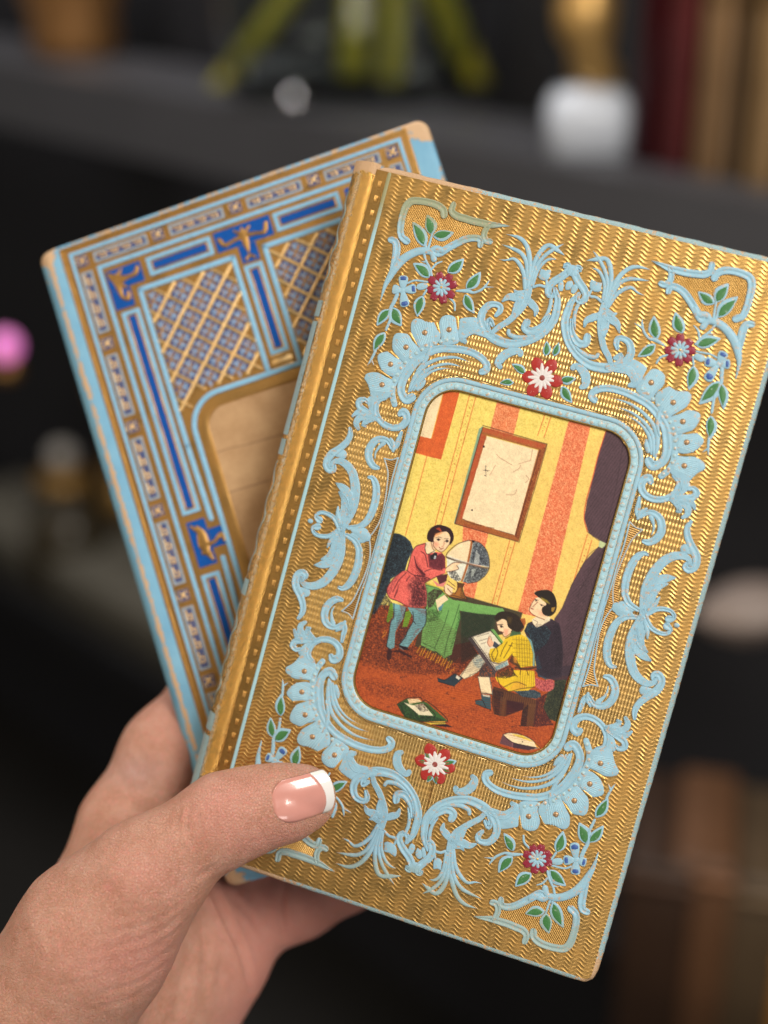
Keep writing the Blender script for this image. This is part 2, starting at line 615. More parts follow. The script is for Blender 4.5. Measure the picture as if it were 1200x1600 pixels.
pages_m = plain_mat('page_edges', (.62, .50, .34), .8, var=.2, scale=1.5, mm=True)
mesh_obj('text_block', flipy(v), f, pages_m, gold_book, smooth=False)

SR, SXC, SZC = 7.0, -3.3, -6.9


def spine_pt(Y, th, lift=0.0):
    r = SR + lift
    return (SXC - r * math.sin(rad(th)), Y, SZC + r * math.cos(rad(th)))


ths = [-6, -3, 0, 2, 4, 6, 9, 12, 16, 20, 25, 30, 35, 40, 45, 50, 55, 60, 65, 70, 75, 80, 85, 90, 105, 120, 140, 160, 180]
ys = np.linspace(-1.4, 171.4, 90)
V, F = [], []
rs = np.random.RandomState(3)
for i, Y in enumerate(ys):
    for th in ths:
        lift = {-6: -.9, -3: -.6, 0: -.2, 2: .1, 4: .28, 6: .38, 9: .42, 12: .40, 16: .3, 20: .2}.get(th, .12) + .035 * rs.randn() * (th > 0)
        V.append(spine_pt(Y, th, lift))
m_ = len(ths)
F = [(i * m_ + k, i * m_ + k + 1, (i + 1) * m_ + k + 1, (i + 1) * m_ + k) for i in range(len(ys) - 1) for k in range(m_ - 1)]
# gilt spine rubbed to pale paper along its outer curve and at its head
t = NT('gold_spine_foil')
v_ = t.coords()
x_, y_, z_ = t.sep(v_)
h_ = t.math('ADD', t.noise(v_, 2.6, 5.0, .65), t.math('MULTIPLY', t.noise(v_, 7.0, 2.0), .3))
rub = t.math('MULTIPLY', t.ramp(x_, -9.0, -7.6), t.math('SUBTRACT', 1.0, t.ramp(x_, -7.2, -6.2)))
speck = t.ramp(t.math('ADD', t.noise(v_, 2.6, 6.0, .75), t.math('MULTIPLY', rub, .15)), .645, .70)
head = t.ramp(t.math('ADD', y_, t.math('MULTIPLY', t.noise(v_, .6, 4.0), 5.0)), 1.2, 1.7)
worn = t.math('MAXIMUM', t.math('MULTIPLY', speck, .8), head)
col_ = t.mix(speck, (.72, .42, .12), (.62, .56, .47))
col_ = t.mix(head, col_, (.64, .41, .23))
t.set(Base_Color=col_, Metallic=t.math('SUBTRACT', 1.0, worn), Roughness=t.math('ADD', .24, t.math('MULTIPLY', worn, .4)), Normal=t.bump(h_, .00026, .9))
M['spine'] = t.m
mesh_obj('spine', flipy(V), F, M['spine'], gold_book, solid=False)
v, f = join([box_geo(-7.6, -2, -.6, 170.6, -10.2, -3.6)])
mesh_obj('spine_lining', flipy(v), f, pages_m, gold_book, smooth=False)

mesh_obj('hinge_strip', flipy([(-3.3, 0, .03), (-.3, 0, .03), (-.3, 170, .03), (-3.3, 170, .03)]), [(0, 1, 2, 3)], gold_mat('dark_hinge_foil', 'leather', (.46, .27, .085), .34), gold_book, smooth=False)
# hinge: blue fillet and a row of stamped studs
t = NT('fillet_enamel')
v_ = t.coords()
x_, y_, z_ = t.sep(v_)
k_ = t.ramp(t.math('ADD', y_, t.math('MULTIPLY', t.noise(v_, .5, 3.0), 6.0)), -14, -4)
t.set(Base_Color=t.mix(k_, (.34, .57, .64), (.30, .29, .15)), Roughness=.5, Normal=t.bump(t.noise(v_, 3.0, 3.0), .00010, .6))
M['fillet'] = t.m
v, f = stroke_geo([(0, .5, .95), (0.0, 60, .95), (0.0, 120, .9), (0, 169.4, .9)], 'round', .22, 0, 1.0)
mesh_obj('blue_fillet', flipy(v), f, M['fillet'], gold_book)
parts = []
for k in range(48):
    Y = 3.2 + k * 3.52
    for d in (-.32, 0, .32):
        parts.append(stroke_geo([(-1.75 + d, Y - .62, .3), (-1.75 + d * .8, Y + .62, .3)], 'round', .5, 0, .5))
v, f = join(parts)
o = mesh_obj('stud_row', flipy(v), f, M['plain_gold'], gold_book)
o['kind'] = 'stuff'

# spine decoration: blue labels, little squares and a vine
def spine_pad(Y0, Y1, t0, t1, mat, name, lift=.32):
    V, F = [], []
    tt = np.linspace(t0, t1, 6)
    yy = np.linspace(Y0, Y1, max(3, int((Y1 - Y0) / 2)))
    for Y in yy:
        V += [spine_pt(Y, a, lift if 0 < i < 5 else .2) for i, a in enumerate(tt)]
    F = [(i * 6 + k, i * 6 + k + 1, i * 6 + 7 + k, i * 6 + 6 + k) for i in range(len(yy) - 1) for k in range(5)]
    return mesh_obj(name, flipy(V), F, M[mat], gold_book)


M['label'] = paint_mat('spine_label_blue', (.30, .42, .45), .02, .5, (.16, .12, .09), edge=False)
for Y0, Y1, nm in ((33, 37, 'spine_square'), (38.2, 66.5, 'spine_label'), (67.6, 71.5, 'spine_square'), (103, 107, 'spine_square'), (137, 141.5, 'spine_square'), (142.8, 168, 'spine_label')):
    spine_pad(Y0, Y1, (38 if Y0 > 130 else 44), 84, 'label', nm)
for y0, y1 in ((6, 31), (73, 101), (109, 135)):
    n = 40
    V, F = [], []
    for i in range(n):
        Y = y0 + (y1 - y0) * i / (n - 1)
        a = 60 + 9 * math.sin(i * .55)
        w = 2.2 + 1.6 * abs(math.sin(i * .8))
        V += [spine_pt(Y, a - w, .1), spine_pt(Y, a, .24), spine_pt(Y, a + w, .1)]
    F = [(i * 3 + k, i * 3 + k + 1, i * 3 + 4 + k, i * 3 + 3 + k) for i in range(n - 1) for k in range(2)]
    mesh_obj('spine_vine', flipy(V), F, M['label'], gold_book)

# --- foil fields inside the design
def field(name, mat, polys, z, quarters=('TL', 'TR', 'BR', 'BL')):
    P = []
    for tile, pts in polys:
        P += [tl(tile, *p) if tile else p for p in pts]
    for q in quarters:
        Q = [quarter(q, p) for p in P]
        Q = [(x, y) for x, y in Q]
        tri = tessellate_polygon([[Vector((x, y, 0)) for x, y in Q]])
        mesh_obj(name, flipy([(x, y, z) for x, y in Q]), [tuple(t) for t in tri], M[mat], gold_book, smooth=False)


field('lattice_panel', 'lattice', [(None, [(CX, 19.0)]), ('C', [(690, 690), (700, 800)]), ('E', [(1160, 630), (920, 720), (700, 710), (530, 620), (380, 600), (280, 680)]),
                                   ('D', [(1000, 780), (820, 830), (650, 900), (500, 1010), (400, 1130)]), ('G', [(600, 560), (550, 650), (550, 770), (370, 860), (370, 960), (300, 1000), (200, 1060)]),
                                   ('H', [(460, 400), (400, 560), (380, 690), (460, 880), (495, 1080)]), ('I', [(620, 380), (530, 620), (505, 690)]), (None, [(14.8, CY), (22.4, CY), (22.4, 54.5), (23.2, 51.2), (24.6, 48.4), (26.8, 46.4), (29.5, 45.2), (32, 44.9), (CX, 44.9)])], .03)
field('corner_panel', 'hatch', [('A', [(350, 550), (345, 420), (365, 300), (410, 180), (470, 130), (700, 130), (850, 220), (950, 250)]),
                                ('B', [(300, 180), (430, 220), (420, 350), (370, 400), (200, 410), (0, 510)]), ('A', [(880, 660), (700, 690), (540, 700), (430, 750), (335, 790)])], .03)

# --- corner frame
add_stroke('A', [(415, 575, 90), (355, 520, 82), (345, 420, 85), (365, 300, 85), (405, 180, 92), (470, 112, 92), (580, 108, 88), (700, 130, 88), (790, 165, 92), (848, 215, 88), (855, 268, 90)])
add_stroke('A', [(965, 150, 72), (945, 225, 80), (1000, 280, 90), (1100, 312, 92), (1190, 340, 92), (1300, 365, 88), (1400, 385, 80), (1520, 392, 45), (1625, 400, 8)])
add_stroke('B', [(485, 245, 60), (440, 300, 72), (425, 370, 75), (450, 425, 78), (490, 432, 75)])
add_stroke('B', [(378, 472, 70), (382, 410, 82), (300, 390, 85), (200, 408, 90), (90, 460, 90), (0, 510, 90), (-110, 572, 92), (-160, 545, 60)])
add_stroke('A', [(735, 785, 78), (715, 720, 70), (650, 690, 90), (540, 700, 95), (430, 750, 100), (340, 820, 105), (270, 910, 95), (205, 1020, 72), (160, 1110, 48), (110, 1270, 12)], 'round')
add_stroke('A', [(235, 562, 80), (280, 580, 85), (300, 650, 95), (290, 750, 92), (262, 870, 75), (220, 1000, 45), (180, 1090, 25)])
add_stroke('A', [(700, 690, 60), (760, 660, 75), (850, 690, 80), (900, 655, 70)], 'round')
for p in (('A', (635, 640), (485, 350), 130), ('A', (715, 500), (655, 265), 130), ('A', (725, 520), (975, 475), 115), ('A', (690, 1000), (490, 835), 125), ('A', (895, 945), (1090, 780), 125),
          ('D', (680, 240), (615, 490), 120), ('B', (215, 990), (385, 785), 120), ('E', (275, 150), (385, 375), 105), ('D', (295, 400), (140, 595), 105), ('D', (320, 380), (430, 600), 140), ('D', (240, 670), (105, 900), 112)):
    add_leaf(*p)
for tile, pts in (('A', [(715, 490, 26), (690, 590, 30), (660, 680, 36)]), ('A', [(640, 620, 30), (645, 690, 40)]), ('A', [(620, 720, 34), (640, 800, 30), (690, 900, 32), (710, 985, 30)]),
                  ('A', [(708, 910, 28), (760, 845, 28), (830, 815, 18)]), ('A', [(635, 820, 26), (580, 815, 10)]), ('D', [(740, 150, 26), (690, 230, 30)]),
                  ('B', [(100, 1010, 26), (230, 1010, 50), (300, 1030, 32), (400, 990, 32), (455, 930, 28), (485, 885, 14)]), ('B', [(430, 965, 26), (540, 965, 12)]),
                  ('E', [(95, 190, 28), (150, 255, 30), (155, 335, 26)]), ('D', [(500, 95, 26), (590, 62, 26), (735, 80, 26)]), ('D', [(380, 230, 50), (340, 320, 50), (300, 400, 40), (305, 500, 38), (250, 640, 34)]),
                  ('D', [(125, 890, 34), (75, 990, 30), (30, 1058, 12)]), ('D', [(75, 985, 28), (105, 1050, 14)])):
    add_stroke(tile, pts, 'round', .3, name='stem')
add_pad('D', [(600, 150), (615, 110), (670, 90), (730, 100), (740, 140), (690, 170), (630, 175)], .3, name='bud')


# --- flowers
def add_flower(tile, cx, cy, petals, r, heart, q, mat, label=None, squash=1.0):
    c = np.array(quarter(q, tl(tile, cx, cy)))
    R = r * MMPX
    root = mesh_obj('flower', flipy(dome_geo(c[0], c[1], R * heart, .46, 0, 14)[0]), dome_geo(0, 0, 1, 1, 0, 14)[1], M['white' if mat == 'red' else 'blue'], gold_book)
    if label:
        root['label'] = label
    a0 = random.uniform(0, 1)
    for k in range(petals):
        a = a0 + 2 * math.pi * k / petals + random.uniform(-.08, .08)
        u, n = np.array([math.cos(a), math.sin(a)]), np.array([-math.sin(a), math.cos(a)])
        L, W = R * random.uniform(.94, 1.06), R * 2.25 / petals * (1.55 if mat == 'red' else 1.75)
        pts = [c + u * R * .28 - n * W * .22, c + u * L * .6 - n * W * .52, c + u * L * .9 - n * W * .45]
        pts += [c + u * L * 1.08] if mat == 'red' else [c + u * L * 1.0 - n * W * .2, c + u * L * .93, c + u * L * 1.02 + n * W * .2]
        pts += [c + u * L * .88 + n * W * .45, c + u * L * .6 + n * W * .52, c + u * R * .28 + n * W * .22]
        v, f = pad_geo([tuple(p) for p in pts], .34, .28, 0, True, .3)
        mesh_obj('petal', flipy(v), f, M[mat], root)
    if mat == 'red':
        V, F = [], []
        parts = [stroke_geo([(*(c + R * .24 * np.array([math.cos(a), math.sin(a)])), R * .34), (*(c + R * random.uniform(.46, .68) * np.array([math.cos(a), math.sin(a)])), R * .16)], 'round', .46, 0, .3) for a in np.linspace(0, 5.9, 13)]
        v, f = join(parts)
        mesh_obj('white_rays', flipy(v), f, M['white'], root)
        v, f = dome_geo(c[0], c[1], R * .24, .56, 0, 12)
        mesh_obj('flower_heart', flipy(v), f, M['maroon'], root)
    else:
        parts = [stroke_geo([(*(c + R * .2 * np.array([math.cos(a), math.sin(a)])), R * .20), (*(c + R * .46 * np.array([math.cos(a), math.sin(a)])), R * .27)], 'round', .50, 0, .3) for a in np.linspace(0, 5.6, 10)]
        v, f = join(parts)
        mesh_obj('flower_disc', flipy(v), f, M['blue'], root)
        v, f = dome_geo(c[0], c[1], R * .13, .60, 0, 10)
        mesh_obj('flower_heart', flipy(v), f, M['plain_gold'], root)


for q in ('TL', 'TR', 'BR', 'BL'):
    add_flower('A', 825, 1120, 8, 178, .46, q, 'wine', 'wine red flower with a pale blue eye')
add_flower('F', 430, 905, 6, 225, .36, 'TL', 'red', 'scarlet flower with a white heart above the picture')
# the lower flower stands at its own place
_c = GOLD_F.at(680, 1194)
TILES['Z'] = (680 - 0, 1194 - 0)
add_flower('Z', 0, 0, 6, 225, .36, 'TL', 'red', 'scarlet flower with a white heart below the picture')

for q in ('TL', 'TR', 'BR', 'BL'):                                    # little blue flowers of the corners
    c0 = tl('D', 445, 180)
    c = np.array(quarter(q, c0))
    v, f = dome_geo(c[0], c[1], 1.0, .42, 0, 12)
    root = mesh_obj('flower', flipy(v), f, M['blue'], gold_book)
    for k, (dx, dy, L) in enumerate(((10, -150, 1.0), (135, -20, .95), (25, 165, 1.1), (-105, -15, .85))):
        e = np.array(quarter(q, tl('D', 445 + dx * 1.18, 180 + dy * 1.18)))
        u = (e - c) / np.linalg.norm(e - c)
        n = np.array([-u[1], u[0]])
        Ln = np.linalg.norm(e - c)
        v, f = pad_geo([tuple(c + u * .35 - n * .4), tuple(c + u * Ln * .6 - n * 1.1), tuple(c + u * Ln * .92 - n * 1.0), tuple(c + u * Ln), tuple(c + u * Ln * .92 + n * 1.0), tuple(c + u * Ln * .6 + n * 1.1), tuple(c + u * .35 + n * .4)], .36, .2, 0, True, .4)
        pt = mesh_obj('petal', flipy(v), f, M['blue'], root)
        if q != 'TL' or k in (0, 1, 2):
            a, b = (.62, .92) if q != 'TL' else (.68, .95)
            v, f = pad_geo([tuple(c + u * Ln * a - n * .7), tuple(c + u * Ln * (a + .2) - n * .8), tuple(c + u * Ln * b), tuple(c + u * Ln * (a + .2) + n * .8), tuple(c + u * Ln * a + n * .7)], .44, .15, 0, True, .4)
            mesh_obj('petal_tip', flipy(v), f, M['royal'], root)
for b, t_, w in (((470, 650), (480, 470), 85), ((560, 650), (625, 485), 75), ((240, 855), (70, 740), 85), ((640, 935), (830, 905), 92), ((660, 1000), (780, 1200), 105), ((100, 960), (-75, 965), 75)):
    add_leaf('F', b, t_, w, ('TL',))
for b, t_, w in (((-65, -60), (-115, -150), 85), ((-110, -25), (-200, -40), 80), ((90, -10), (255, -40), 85), ((85, 25), (195, 100), 85), ((-45, 120), (-95, 210), 80), ((25, 120), (10, 235), 75)):
    add_leaf('Z', b, t_, w, ('TL',))

# --- shell lobes with gilt eyes and beads
for tile, pts, dot in (('D', [(895, 720), (868, 600), (880, 530), (910, 485), (980, 465), (1055, 490), (1085, 560), (1095, 680), (1090, 800), (900, 810)], (990, 640)),
                       ('D', [(620, 820), (560, 720), (540, 650), (548, 550), (600, 508), (675, 520), (730, 552), (830, 560), (868, 640), (890, 730), (820, 830), (660, 890)], (705, 675)),
                       ('D', [(380, 950), (325, 870), (330, 740), (370, 682), (450, 680), (520, 700), (560, 770), (615, 830), (640, 900), (490, 1010), (440, 1015)], (485, 845)),
                       ('D', [(250, 1160), (180, 1080), (150, 985), (168, 922), (285, 895), (360, 950), (440, 1020), (410, 1120), (340, 1190)], (305, 1045)),
                       ('G', [(300, 870), (290, 720), (262, 610), (218, 530), (235, 490), (290, 465), (385, 468), (480, 520), (562, 565), (560, 700), (490, 770), (380, 800)], (430, 610))):
    add_pad(tile, pts, .34, 'blue', 'shell_lobe', bevel=.25)
    for q in ('TL', 'TR', 'BR', 'BL'):
        c = quarter(q, tl(tile, *dot))
        v, f = dome_geo(c[0], c[1], .82, .62, 0, 12)
        mesh_obj('gilt_eye', flipy(v), f, M['eye'], gold_book)
LOBES = (('D', (995, 790), (990, 640), 1.98, 92), ('D', (745, 850), (705, 675), 1.72, 118), ('D', (560, 960), (485, 845), 1.85, 110), ('D', (420, 1080), (305, 1045), 1.95, 100), ('G', (560, 640), (430, 610), 2.1, 100))
for q in ('TL', 'TR', 'BR', 'BL'):
    parts = []
    for tile, b0, d0, L_, hw in LOBES:
        b0, d0 = np.array(b0, float), np.array(d0, float)
        u = d0 - b0
        n_ = np.array([-u[1], u[0]]) / np.linalg.norm(u)
        for k in range(-4, 5):
            o = n_ * hw * k / 4.6
            a_, b_ = b0 + u * .30 + o * .72, b0 + u * (L_ - .22 * (k / 4) ** 2) + o * 1.02
            if k == 0:
                segs = ((a_, b0 + u * .68), (b0 + u * 1.32, b_))
            else:
                segs = ((a_, b_),)
            for s0, s1 in segs:
                p0, p1 = quarter(q, tl(tile, *s0)), quarter(q, tl(tile, *s1))
                parts.append(stroke_geo([(*p0, .26), (*p1, .22)], 'round', .13, .33, 1.2))
    v, f = join(parts)
    o = mesh_obj('shell_flutes', flipy(v), f, M['blue_flute'], gold_book)
    o['kind'] = 'stuff'
for a, b in ((('D', (1085, 500)), ('D', (1100, 690))), (('D', (840, 570)), ('D', (890, 710))), (('D', (530, 690)), ('D', (620, 830))), (('D', (300, 900)), ('D', (430, 1010))), (('G', (385, 440)), ('G', (545, 540)))):
    add_stroke(a[0], [(*a[1], 55), ((a[1][0] + b[1][0]) / 2, (a[1][1] + b[1][1]) / 2, 36), (*b[1], 8)], 'round', .37, 'plain_gold', 'shell_rib')
add_stroke('G', [(575, 840, 70), (548, 730, 75), (550, 640, 80), (580, 555, 80), (640, 440, 80), (730, 320, 80), (830, 235, 80), (900, 190, 70)], 'flat', .30, 'blue', 'shell_rim')
beads = [('G', p) for p in ((570, 805), (555, 725), (555, 642), (575, 565), (608, 490), (650, 415), (702, 350), (762, 290), (828, 240), (897, 198))] + [('D', p) for p in ((725, 828), (820, 800), (890, 780), (962, 762), (1038, 752))]
for q in ('TL', 'TR', 'BR', 'BL'):
    v, f = join([dome_geo(*quarter(q, tl(a, *p)), .62, .52, 0, 9) for a, p in beads])
    o = mesh_obj('shell_beads', flipy(v), f, M['bead'], gold_book)
    o['kind'] = 'stuff'
add_pad('E', [(215, 440), (300, 420), (420, 425), (440, 500), (470, 600), (360, 590), (300, 640), (270, 720), (205, 700), (190, 600), (205, 510)], .30, 'blue', 'shell_lobe')

# --- feathered C scroll under the shell
add_stroke('G', [(775, 760, 105), (715, 785, 115), (662, 720, 100), (650, 640, 100), (680, 540, 105), (740, 440, 110), (830, 332, 105), (930, 258, 100), (1020, 212, 95), (1130, 185, 95), (1245, 188, 95), (1375, 202, 90), (1505, 243, 88), (1605, 308, 85), (1655, 378, 88), (1645, 440, 92), (1600, 458, 80)])
add_stroke('G', [(740, 690, 26), (792, 560, 52), (872, 440, 60), (980, 352, 50), (1120, 300, 42), (1275, 288, 34), (1400, 322, 14), (1465, 356, 5)], 'round', .36, name='plume')
add_stroke('G', [(765, 680, 26), (822, 590, 46), (902, 482, 50), (1010, 408, 42), (1130, 372, 36), (1240, 368, 28), (1365, 402, 6)], 'round', .34, name='plume')
add_stroke('G', [(800, 675, 24), (850, 600, 46), (915, 520, 48), (1010, 455, 34), (1130, 420, 24), (1260, 425, 6)], 'round', .32, name='plume')
add_stroke('G', [(850, 655, 60), (905, 600, 56), (930, 560, 30)], 'round', .3, name='plume')
add_stroke('D', [(750, 735, 12), (772, 830, 44), (742, 930, 54), (690, 1030, 46), (610, 1120, 26)], 'round', .5, name='plume')

# --- scroll and leaf at the shell's foot
add_stroke('G', [(470, 770, 40), (390, 795, 60), (358, 865, 70), (362, 950, 75), (405, 1030, 76), (480, 1090, 80), (570, 1115, 82), (660, 1092, 88), (712, 1030, 92), (712, 965, 100), (672, 930, 110), (640, 950, 70)])
add_stroke('G', [(250, 805, 50), (222, 782, 60), (160, 802, 80), (165, 865, 80), (225, 912, 80), (300, 955, 62), (360, 990, 40)])
add_stroke('G', [(350, 1000, 56), (240, 945, 82), (150, 930, 72), (85, 975, 34)], 'leafy', name='acanthus')
add_stroke('G', [(350, 1012, 56), (240, 985, 86), (155, 1005, 84), (125, 1065, 74), (150, 1125, 44)], 'leafy', name='acanthus')
add_stroke('G', [(330, 1015, 56), (255, 1032, 74), (212, 1078, 60), (235, 1095, 36)], 'leafy', name='acanthus')
add_stroke('G', [(300, 800, 110), (305, 880, 70), (330, 960, 40)], 'flat', .28)

# --- small C scroll and ribbed side panel
add_stroke('H', [(1030, 420, 40), (1000, 500, 60), (975, 570, 64), (928, 605, 58), (895, 550, 60), (860, 510, 66), (790, 495, 80), (720, 520, 90), (665, 590, 96), (645, 670, 96), (662, 755, 90), (705, 815, 82), (752, 832, 54)])
add_stroke('H', [(820, 545, 64), (770, 590, 40), (730, 650, 26), (720, 720, 16)], 'round', .36)
add_stroke('H', [(905, 490, 30), (940, 560, 50), (932, 635, 40)], 'round', .5)
field('ribbed_panel', 'rib', [('H', [(840, 730), (980, 725), (945, 860), (905, 1010), (870, 1190)]), ('I', [(1020, 290), (955, 500), (905, 680), (895, 725)]), (None, [(18.6, CY)]), ('I', [(800, 700), (790, 660), (835, 600), (905, 480), (962, 330), (990, 150)]), ('H', [(858, 1050), (872, 900), (855, 800)])], .06)
for tile, pts in (('H', [(828, 722, 22), (852, 800, 22), (872, 900, 22), (860, 1050, 22), (842, 1190, 22), (812, 1350, 22), (765, 1480, 22), (690, 1600, 22), (625, 1662, 22)]), ('H', [(828, 722, 22), (910, 738, 20), (992, 715, 22)]),
                  ('H', [(992, 715, 24), (952, 850, 24), (912, 1000, 24), (872, 1190, 24), (830, 1350, 24), (790, 1500, 24), (745, 1690, 24)])):
    add_stroke(tile, pts, 'round', .22, name='panel_border')

# --- long S scroll, acanthus and curls at the side
add_stroke('H', [(428, 372, 44), (430, 450, 70), (390, 530, 80), (300, 610, 88), (212, 670, 98), (162, 740, 92), (152, 812, 85), (190, 862, 82), (238, 852, 74), (245, 815, 50)])
add_pad('H', [(200, 660), (310, 608), (380, 640), (392, 690), (370, 725), (270, 705)], .26)
add_stroke('H', [(205, 805, 44), (240, 762, 62), (310, 755, 84), (390, 800, 100), (450, 880, 110), (480, 980, 115), (490, 1080, 120), (480, 1190, 125), (462, 1290, 115), (428, 1385, 98), (378, 1490, 76), (345, 1560, 58)], 'leafy')
add_stroke('I', [(412, 108, 14), (485, 160, 92), (555, 235, 110), (592, 335, 84), (585, 450, 50)], 'leafy', name='acanthus')
add_stroke('I', [(452, 215, 24), (515, 300, 82), (548, 400, 64), (556, 500, 40)], 'leafy', name='acanthus')
add_stroke('I', [(490, 308, 34), (510, 400, 86), (490, 500, 92), (475, 590, 64)], 'leafy', name='acanthus')
add_stroke('I', [(438, 390, 24), (436, 480, 58), (460, 570, 52)], 'round', name='acanthus')
add_stroke('I', [(218, 542, 92), (178, 505, 50), (200, 470, 46), (255, 455, 50), (330, 478, 56), (392, 522, 60), (432, 590, 62), (462, 665, 60), (472, 720, 40)])
add_stroke('I', [(112, 556, 60), (116, 557, 60)], 'round', .45, quarters=('TL', 'TR'))
add_stroke('I', [(565, 632, 58), (610, 632, 62), (690, 620, 75), (772, 560, 85), (830, 460, 92), (870, 340, 96), (886, 220, 95), (878, 120, 86), (842, 52, 62), (800, 42, 40)])
add_pad('I', [(580, 650), (660, 640), (760, 640), (800, 690), (822, 745), (800, 790), (740, 790), (670, 740), (600, 690)], .36, name='shell_knot', quarters=('TL', 'TR', 'BR', 'BL'))

# --- the large scrolls of the crest
add_stroke('E', [(640, 395, 50), (685, 345, 72), (690, 295, 70), (640, 268, 72), (560, 275, 82), (492, 340, 92), (465, 420, 95), (480, 510, 100), (530, 590, 108), (600, 658, 116), (700, 708, 112), (800, 730, 105), (920, 722, 95), (1040, 690, 86), (1160, 628, 84), (1260, 530, 94), (1325, 425, 95), (1352, 300, 88), (1360, 205, 72), (1330, 90, 50)])
add_stroke('E', [(598, 505, 56), (565, 445, 62), (540, 500, 54), (560, 590, 50)])
add_stroke('E', [(590, 640, 90), (480, 598, 100), (380, 565, 110), (295, 605, 92), (245, 660, 84), (275, 705, 56)], 'leafy')
add_stroke('E', [(785, 578, 46), (792, 620, 54), (880, 655, 58), (980, 652, 48), (1085, 628, 12)], 'round')
add_stroke('E', [(1000, 480, 90), (975, 545, 92), (1035, 585, 96), (1110, 565, 88), (1195, 500, 60), (1260, 400, 40)], 'groove')
add_stroke('C', [(490, 1070, 16), (560, 980, 40), (600, 880, 46), (608, 780, 44)], 'round', .36)
# lily and grasses
add_stroke('C', [(-60, 1180, 60), (0, 1130, 70), (100, 1070, 76), (200, 980, 78), (270, 900, 82), (320, 800, 90), (350, 690, 80)], 'leafy', name='lily_stem')
for pts in ([(300, 790, 60), (200, 785, 104), (110, 782, 80), (38, 832, 24)], [(270, 790, 60), (222, 880, 108), (182, 945, 64), (150, 990, 18)], [(330, 790, 50), (380, 862, 92), (432, 930, 74), (420, 1000, 28)], [(300, 730, 64), (215, 735, 62), (180, 698, 24)]):
    add_stroke('C', pts, 'leafy', .46, name='lily_petal')
for pts in ([(300, 680, 44), (290, 520, 52), (240, 400, 50), (170, 335, 40), (80, 350, 24), (0, 342, 8)], [(320, 660, 44), (330, 480, 52), (310, 350, 50), (250, 262, 50), (160, 215, 40), (30, 165, 8)],
            [(340, 660, 44), (360, 450, 60), (350, 280, 60), (310, 160, 55), (230, 85, 45), (85, 45, 8)], [(350, 660, 44), (390, 450, 52), (440, 320, 55), (520, 210, 60), (590, 176, 52), (670, 225, 56), (765, 292, 8)],
            [(370, 640, 44), (430, 440, 48), (520, 312, 46), (640, 222, 44), (755, 160, 8)], [(390, 640, 44), (450, 470, 44), (530, 372, 40), (600, 336, 34), (668, 340, 8)]):
    add_stroke('C', pts, 'round', .36, name='grass_blade')
add_pad('C', [(455, 545), (475, 500), (490, 450), (540, 468), (605, 462), (602, 520), (575, 575), (520, 590), (480, 575)], .3, name='leaflet')
add_stroke('C', [(555, 590, 30), (550, 660, 36), (470, 645, 36), (400, 665, 34)], 'round', .32, name='stem')
# crest
add_stroke('C', [(788, 432, 44), (762, 432, 36), (772, 400, 40), (815, 402, 52), (815, 470, 90), (740, 540, 92), (640, 602, 92), (580, 672, 84), (578, 742, 80), (612, 775, 64), (650, 742, 56), (655, 690, 44)])
add_pad('C', [(795, 420), (860, 405), (930, 440), (905, 540), (800, 520)], .36, name='crest', quarters=('TL', 'BL'))
add_pad('C', [(700, 600), (745, 592), (758, 650), (742, 712), (705, 715), (690, 660)], .3, name='crest_petal')
add_pad('C', [(800, 598), (850, 590), (868, 640), (822, 700), (778, 700), (775, 640)], .3, name='crest_petal', quarters=('TL', 'BL'))
# small hook below
add_stroke('E', [(925, 850, 70), (915, 815, 70), (800, 830, 104), (712, 882, 112), (664, 960, 94), (685, 1000, 60)], 'leafy')

# --- picture frame: rim, beads, gilt lip
FX0, FX1, FY0, FY1 = 23.3, 72.5, 45.7, 123.9


def ring_geo(off0, off1, prof, r=7.0):
    rings = []
    for s, z in prof:
        o = off0 + (off1 - off0) * s
        rings.append([(x, y, z) for x, y in rounded_rect(FX0 - o, FX1 + o, FY0 - o, FY1 + o, r + o, 10)])
    return loft(rings)


v, f = ring_geo(3.15, 2.0, [(0, -.1), (.06, .30), (.3, .44), (.7, .44), (.94, .3), (1, .0)])
mesh_obj('frame_rim', flipy(v), f, M['blue'], gold_book)
v, f = ring_geo(2.05, .15, [(0, .12), (.5, .2), (.9, .2), (1, -.1)])
mesh_obj('frame_band', flipy(v), f, M['blue_worn'], gold_book)
v, f = ring_geo(.2, -.25, [(0, .05), (.3, .16), (.7, .0), (1, -.9)])
o = mesh_obj('frame_lip', flipy(v), f, gold_mat('dull_gold_lip', 'plain', (.30, .22, .08), .5), gold_book)
v, f = ring_geo(3.75, 3.3, [(0, 0), (.3, .14), (.7, .14), (1, 0)])
mesh_obj('rope_line', flipy(v), f, gold_mat('gold_rope', 'rib', (.80, .56, .25), .3, .0003), gold_book)
P = np.array(rounded_rect(FX0 - 1.0, FX1 + 1.0, FY0 - 1.0, FY1 + 1.0, 8, 10) + [rounded_rect(FX0 - 1.0, FX1 + 1.0, FY0 - 1.0, FY1 + 1.0, 8, 10)[0]])
L = np.concatenate([[0], np.cumsum(np.linalg.norm(np.diff(P, axis=0), axis=1))])
nb = int(L[-1] / 1.92)
parts = []
for k in range(nb):
    s = L[-1] * k / nb
    x, y = np.interp(s, L, P[:, 0]), np.interp(s, L, P[:, 1])
    parts.append(dome_geo(x, y, .66, .26, .14, 10))
v, f = join(parts)
o = mesh_obj('bead_border', flipy(v), f, M['bead'], gold_book)
o['kind'] = 'stuff'
